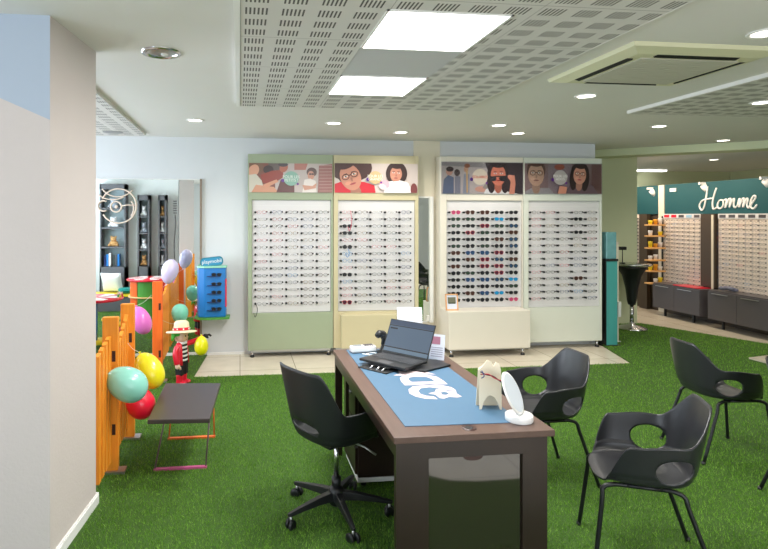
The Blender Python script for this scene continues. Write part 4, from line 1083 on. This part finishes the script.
# play tables
def ptable(name,label,x,y,r,h,drum):
    t=thing('play_table',label,'play table',(x,y,.012),0,'round play tables')
    w=MB(); w.lathe([(r,h-.03),(r+.005,h-.015),(r,h)],M_red,36); w.build('tabletop',t)
    w=MB()
    for k in range(6):
        a=2*PI*k/6; P=[(0.05*math.cos(a),0.05*math.sin(a)),(r*.8*math.cos(a-.3),r*.8*math.sin(a-.3)),(r*.95*math.cos(a),r*.95*math.sin(a)),(r*.8*math.cos(a+.3),r*.8*math.sin(a+.3))]
        w.prism(P,h,h+.003,M_white)
    w.build('star_print',t)
    if drum:
        cols=[M_red,M_grn,M_oranget,M_dkblue,M_yelp,M_red]
        for k in range(6):
            w=MB(); a0=2*PI*k/6; n=6; vs=[];
            for rr in (r*.62,r*.85):
                for z in (0,h-.03):
                    for j in range(n+1): a=a0+(2*PI/6-.05)*j/n; vs.append((rr*math.cos(a),rr*math.sin(a),z))
            m_=n+1; fs=[]
            for j in range(n):
                fs+= [(j,j+1,m_+j+1,m_+j),(2*m_+j,2*m_+j+1,3*m_+j+1,3*m_+j),(m_+j,m_+j+1,3*m_+j+1,3*m_+j),(j,j+1,2*m_+j+1,2*m_+j)]
            fs+=[(0,m_,3*m_,2*m_),(n,m_+n,3*m_+n,2*m_+n)]
            w.add(vs,fs,cols[k]); w.build('storage_segment',t)
        MB().lathe([(r*.6,h*.5),(r*.95,h*.5),(r*.95,h*.53),(r*.6,h*.53)],M_shelfw,30).build('ring_shelf',t)
    else:
        MB().tube([(0,0,0),(0,0,h-.03)],.03,M_bluep,14).build('column',t)
        MB().lathe([(.001,0),(r*.6,0),(r*.6,.02),(.001,.03)],M_yelp,30).build('base',t)
        for k in range(4):
            a=2*PI*k/4+.5; T=TR((r*.82*math.cos(a),r*.82*math.sin(a),0))
            w=MB().lathe([(.11,0),(.11,.24),(.001,.24)],[M_red,M_dkblue,M_red,M_dkblue][k],22,T); w.lathe([(.12,.24),(.125,.26),(.115,.28),(.001,.28)],M_yelp,22,T); w.build('seat',t)
    return t
ptable('a','round red and white play table with blue column seen low in the mirror',-1.92,6.08,.36,.60,False)
ptable('b','round red play drum with coloured storage seen in the mirror middle',-1.56,3.95,.36,.62,True)
for j in range(4):
    T=TR((0,0,0)); w=MB(); c_=[M_bluep,M_red,M_grn,M_yelp][j]
    w.box(-.012,.012,-.012,.012,0,.035,c_,bev=.003); w.lathe([(.009,.035),(.012,.042),(.012,.055),(.006,.062)],M_skin,12); 
    o=w.build('mini_figure'); o.location=(-1.62+.04*(j%2),6.00+.05*j,.615); tag(o,f'tiny {["blue","red","green","yellow"][j]} toy figure on the play table in the mirror','toy figure','tiny toy figures')
# ------------------------------------------------------------------ teal column, bar table
o=thing('teal_dispenser','narrow teal column with a mottled upper section beside the last display','dispenser',(0,0,0))
MB().box(4.73,4.885,6.76,6.93,.02,1.11,M_teal,bev=.004).build('lower_body',o)
MB().box(4.735,4.88,6.77,6.92,1.14,1.49,M_tealt,bev=.01).build('upper_section',o)
MB().box(4.722,4.892,6.755,6.935,1.11,1.14,M_blackp).build('joint_band',o)
w=MB(); w.box(4.718,4.73,6.76,6.93,.02,1.11,M_blackp); w.box(4.70,4.93,6.74,6.935,0.0,.02,M_blackp); w.build('black_edge',o)
o=thing('side_rack','tall cream rack tucked behind the teal column','rack',(0,0,0))
MB().box(4.955,5.06,6.98,7.02,.02,1.35,M_cream).build('panel',o); MB().box(5.02,5.06,6.93,6.98,.35,.55,M_trim).build('tray',o); MB().box(4.955,5.07,6.95,7.1,.0,.02,M_trim).build('foot',o)
o=thing('bar_table','round black and chrome pedestal bar table by the green wall','bar table',(5.83,7.75,.012))
MB().lathe([(.001,.945),(.25,.945),(.262,.955),(.262,.968),(.25,.978),(.001,.98)],M_chrome,44).build('tabletop',o)
MB().lathe([(.05,.36),(.065,.42),(.085,.60),(.13,.80),(.19,.90),(.22,.944)],M_blackp,36).build('tulip_column',o)
MB().tube([(0,0,.05),(0,0,.37)],.028,M_chrome,18).build('stem',o)
MB().lathe([(.21,0),(.212,.012),(.15,.035),(.05,.06),(.028,.10)],M_chrome,44).build('base',o)
w=MB().box(-.05,.05,-.03,.03,0,.05,M_blackp,bev=.008); w.tube([(0,0,0),(0,0,-.19)],.006,M_blackp,8); w.lathe([(.001,-.2),(.04,-.2),(.04,-.19),(.001,-.185)],M_blackp,16)
ob=w.build('small_camera'); ob.location=(5.68,7.75,1.192); tag(ob,'small black device on a thin stand on the bar table','device')
# ------------------------------------------------------------------ menswear banner wall
XP=7.47
struct('wall_partition',MB().box(XP,XP+.15,5.2,10.6,0,1.745,M_postd).box(XP,XP+.15,5.2,10.6,1.745,2.245,M_banner),'partition wall carrying the dark teal banner','wall')
sgn=tag(MB().box(XP-.03,XP,5.3,9.05,1.735,2.25,M_banner).build('shop_sign'),'dark teal banner reading Homme in white script','sign')
HOMME={
 'H1':[(8.135, 2.175), (8.145, 2.09), (8.167, 1.968), (8.202, 1.844), (8.24, 1.795), (8.282, 1.827), (8.29, 1.88), (8.249, 1.939), (8.173, 1.968), (8.033, 1.979)],
 'H2':[(7.964, 2.143), (7.993, 2.069), (8.033, 1.948), (8.037, 1.857), (8.015, 1.808), (7.952, 1.837)],
 'o':[(7.845, 1.943), (7.898, 1.945), (7.939, 1.898), (7.943, 1.843), (7.907, 1.817), (7.863, 1.836), (7.836, 1.891), (7.845, 1.94)],
 'm1':[(7.836, 1.935), (7.798, 1.957), (7.784, 1.927), (7.805, 1.826), (7.775, 1.889), (7.741, 1.955), (7.707, 1.961), (7.719, 1.903), (7.729, 1.834), (7.698, 1.902), (7.661, 1.96), (7.644, 1.945), (7.656, 1.865), (7.634, 1.824)],
 'm2':[(7.634, 1.824), (7.589, 1.864), (7.564, 1.943), (7.548, 1.949), (7.561, 1.831), (7.532, 1.898), (7.499, 1.959), (7.48, 1.947), (7.496, 1.83), (7.464, 1.904), (7.435, 1.96), (7.416, 1.938), (7.432, 1.861), (7.406, 1.815)],
 'e':[(7.406, 1.815), (7.34, 1.894), (7.294, 1.963), (7.301, 1.995), (7.332, 1.985), (7.364, 1.93), (7.375, 1.859), (7.348, 1.81), (7.309, 1.819), (7.271, 1.864)]}
w=MB()
for k,l in HOMME.items(): w.tube(catmull([(XP-.034,y,z) for y,z in l],5),.0135,M_white,8)
w.build('script_lettering',sgn)
struct('trim_2',MB().box(XP-.04,XP-.0,9.06,9.19,.0,2.25,M_cream),'cream corner strip beside the teal banner','trim')
tag(MB().box(XP-.03,XP,9.2,10.5,1.735,2.25,M_banner).build('sign_board'),'plain dark teal board left of the cream strip','sign')
panelsH=[(8.225,9.04,1.735,.42,'left'),(7.07,7.90,1.735,.42,'right')]
M_pH=mat('warm_white_panel',rgb(236,222,206),.5)
ids=0
rest=MB()
def add_glass_to(mb,me,T,mats):
    mb_v=[v.co.copy() for v in me.vertices]
    for mi,mm in enumerate(me.materials):
        mb.add(mb_v,[tuple(p.vertices) for p in me.polygons if p.material_index==mi],mm,True,T)
for pi,(y0,y1,zt,zb,nm) in enumerate(panelsH):
    o=thing('wall_display',f'lit panel of eyeglasses under the teal banner, {nm} one','display stand',(0,0,0),0,'panels under the teal banner')
    w=MB(); w.box(XP-.06,XP-.03,y0,y1,zb,zt-.075,M_pH)
    for k in range(8): yy=y0+.03+(y1-y0-.06)*k/7; w.box(XP-.066,XP-.06,yy-.004,yy+.004,zb+.3,zt-.09,M_lens)
    w.build('panel',o)
    w=MB(); w.box(XP-.07,XP-.03,y0,y1,zt-.075,zt,M_panel); w.build('header_strip',o)
    tcs=[M_red,M_red,M_cab,mat('pale_blue_tag',rgb(150,190,214),.5),M_cab] if pi==0 else [M_cab]*5
    for k in range(5):
        yc=y1-(y1-y0)*(k+.5)/5; MB().box(XP-.074,XP-.07,yc-.055,yc+.055,zt-.06,zt-.015,tcs[k]).build('brand_tag',o)
    ncol,nrow=7,17
    for c_ in range(ncol):
        yc=y0+(y1-y0)*(c_+.5)/ncol if pi==1 else y0+(y1-y0)*(c_+.5)/ncol
        for r_ in range(nrow):
            z=zt-.11-r_*.066
            mi=random.choices(range(9),[9,4,3,.2,3,1,.5,.3,.3])[0]
            loc=(XP-.098,yc,z); rot=(0,0,-PI/2)
            if pi==1 and ids<96:
                ids+=1
                o2=glasses('eyeglasses',mi,loc,rot,f'{CN[mi].split()[0]} eyeglasses, right panel under teal banner, {ORD[r_]} row, {ORD[c_]} column from right','eyeglasses on the right panel under the banner'); o2.scale=(.88,.5,1)
            else:
                add_glass_to(rest,eye_meshes[mi],Matrix.Translation(loc)@Matrix.Rotation(-PI/2,4,'Z')@Matrix.Diagonal((.88,.5,1,1)),None)
ro=rest.build('eyeglasses'); tag(ro,'remaining tiny eyeglasses on the panels under the teal banner','eyeglasses',kind='stuff')
# far left panel and dark posts
o=thing('wall_display','partly hidden lit eyeglasses panel at the edge of the green wall','display stand',(0,0,0),0,'panels under the teal banner')
w=MB().box(XP-.06,XP-.03,9.62,10.3,.62,1.73,M_pH); w.build('panel',o)
w=MB()
for k in range(16):
    z=1.66-k*.064
    for yy in (9.66,9.81,9.96): w.box(XP-.10,XP-.06,yy,yy+.06,z-.012,z,fr_cols[0])
w.build('frames_row',o)
for (y0,y1,lb) in ((7.93,8.20,'dark post between the two lit panels'),(9.40,9.60,'dark post left of the wooden shelves')):
    w=MB(); w.box(XP-.10,XP-.03,y0,y1,.575 if y0<8 else .0,1.733,M_postd)
    if y0<8: w.box(XP-.105,XP-.10,y0+.02,y0+.06,.5,1.72,M_cream)
    tag(w.build('display_post'),lb,'post')
# wooden shelves with yellow items
o=thing('shelf_rack','rack of six small oak shelves left of the lit panels','shelf rack',(0,0,0))
zs=[1.54,1.346,1.134,.92,.73,.516]
for z in zs: MB().box(XP-.36,XP-.045,8.99,9.13,z-.012,z+.012,M_shelfw,bev=.003).build('shelf',o)
MB().box(XP-.045,XP-.040,9.07,9.11,.56,1.70,M_blackm).build('upright',o)
for i,z in enumerate(zs):
    for j,xx in enumerate((XP-.30,XP-.20,XP-.11)):
        if (i+j)%3==2 and i%2: continue
        m_=[M_yelp,mat('amber_cup',rgb(226,160,40),.4),M_white,M_white][(i*2+j)%4]; h=.07+.02*((i+j)%3)
        w=MB().lathe([(.028,0),(.036,h*.9),(.034,h),(.02,h)],m_,16,TR((xx,9.06,z+.012)))
        tag(w.build('spectacle_case'),f'{"yellow" if m_==M_yelp else "amber" if m_.name.startswith("amber") else "white"} small pot on oak shelf {ORD[i]} from top, {ORD[j]} across','pot','pots on the oak shelves')
# sideboards
def sideboard(y0,y1,zt,zb,label,split):
    t=thing('sideboard',label,'cabinet',(0,0,0),0,'graphite sideboards')
    x0=XP-.36
    MB().box(x0+.018,XP-.045,y0,y1,zb,zt,M_cab,bev=.003).build('body',t)
    ys=[y0]+split+[y1]
    for a_,b_ in zip(ys[:-1],ys[1:]):
        d_=MB().box(x0,x0+.018,a_+.003,b_-.003,zb+.003,zt-.018,M_cab,bev=.002).build('drawer',t)
        MB().box(x0-.014,x0,max(a_,b_-.36),b_-.08,zt-.05,zt-.042,M_alu).build('handle',d_)
    for y in (y0+.18,y1-.22): MB().box(x0+.06,x0+.085,y,y+.03,0.0,zb,M_blackm).build('leg',t)
    return t
sideboard(6.35,7.78,.57,.13,'longer graphite sideboard under the right lit panel',[7.28])
sideboard(7.93,8.93,.55,.13,'shorter graphite sideboard under the left lit panel',[8.45])
tag(MB().box(XP-.34,XP-.08,8.02,8.5,.551,.565,M_red,bev=.004).build('tray'),'flat red tray on the shorter graphite sideboard','tray')
w=MB()
for k in range(7): w.sph((random.uniform(-.05,.05),random.uniform(-.08,.08),.03+random.uniform(0,.03)),(.05,.06,.03),mat('grey_cloth',rgb(110,112,128),.8),nu=12,nv=8)
ob=w.build('folded_cloth'); ob.location=(XP-.22,7.55,.575); tag(ob,'crumpled grey cloth on the longer graphite sideboard','cloth')
# track spotlights
def spot(x,y,z,rz,label):
    t=thing('track_spotlight',label,'spotlight',(x,y,z),rz,'white clip spotlights')
    MB().box(-.05,.05,-.02,.02,-.02,.02,M_white,bev=.004).build('bracket',t)
    MB().tube([(0,0,-.01),(-.03,0,-.05)],.012,M_white,8).build('arm',t)
    MB().tube([(-.01,0,-.03),(-.10,0,-.12)],[.045,.055],M_white,18).build('head',t)
spot(XP-.07,9.36,2.20,R(150),'white spotlight on the plain teal board, left of the strip')
spot(XP-.07,8.20,2.225,R(170),'white spotlight above the letter H of the banner')
spot(XP-.07,7.13,2.24,R(170),'white spotlight at the right end of the banner')
tag(MB().box(XP-.045,XP-.03,8.78,8.92,2.12,2.18,M_white).build('small_notice'),'small white notice at the upper left of the banner','notice')
# strip lamp above back room
o=thing('strip_light','long bright strip light on the ceiling behind the banner','ceiling light',(8.2,10.6,H-.04)); MB().box(-.9,.5,-.07,.07,0,.02,emis('strip_lamp',(1,.97,.92,1),8)).build('diffuser',o); MB().box(-.92,.52,-.09,.09,.02,.04,M_white).build('housing',o)
# ------------------------------------------------------------------ lights
def area(loc,rot,sx,sy,e,col=(1,1,1),name='lamp_light'):
    l=bpy.data.lights.new(name,'AREA'); l.shape='RECTANGLE'; l.size=sx; l.size_y=sy; l.energy=e; l.color=col
    o=bpy.data.objects.new(name,l); C.objects.link(o); o.location=loc; o.rotation_euler=rot; return o
def spotl(x,y,z,e,col=(1,.90,.76),ang=120):
    l=bpy.data.lights.new('spot_beam','SPOT'); l.energy=e; l.color=col; l.spot_size=R(ang); l.spot_blend=.8; l.shadow_soft_size=.05
    o=bpy.data.objects.new('spot_beam',l); C.objects.link(o); o.location=(x,y,z); return o
area((.961,2.75,2.62),(0,0,0),.56,.55,44,(1,.98,.95)); area((.961,3.94,2.62),(0,0,0),.56,.55,44,(1,.98,.95))
area(((WA+WB)/2,YB+.05,1.4),(-PI/2,0,PI),4.4,2.0,105,(.93,.96,1),'daylight_front')
area((XL+.05,4.9,1.55),(0,-PI/2,0),1.6,3.2,110,(.80,.90,1),'daylight_play')
area((XL+.05,.1,1.45),(0,-PI/2,0),1.8,3.3,75,(.84,.92,1),'daylight_side')
for x,y,l in DL: spotl(x,y,H-.05,34,(1,.93,.84),150)
for x,y in ((0.5,0),(3.5,1),(6.5,2.5),(6.5,5),(8,2),(-2.2,4.9)): spotl(x,y,H-.05,55,(1,.95,.88),150)
spotl(8.4,9.4,2.5,40)
for y in (7.3,8.0,8.7,9.3,10): spotl(6.75,y,2.55,36,(1,.80,.62),130).rotation_euler=(0,-R(32),0)  # aimed spots without fixtures, added to brighten the panels below the banner
wd=bpy.data.worlds.new('sky'); bpy.context.scene.world=wd; wd.use_nodes=True
bg=wd.node_tree.nodes['Background']; bg.inputs[0].default_value=(.75,.85,1,1); bg.inputs[1].default_value=1.4
sc=bpy.context.scene; sc.view_settings.view_transform='Standard'; sc.view_settings.look='None'; sc.view_settings.gamma=1; sc.view_settings.exposure=0.1; sc.view_settings.use_curve_mapping=False
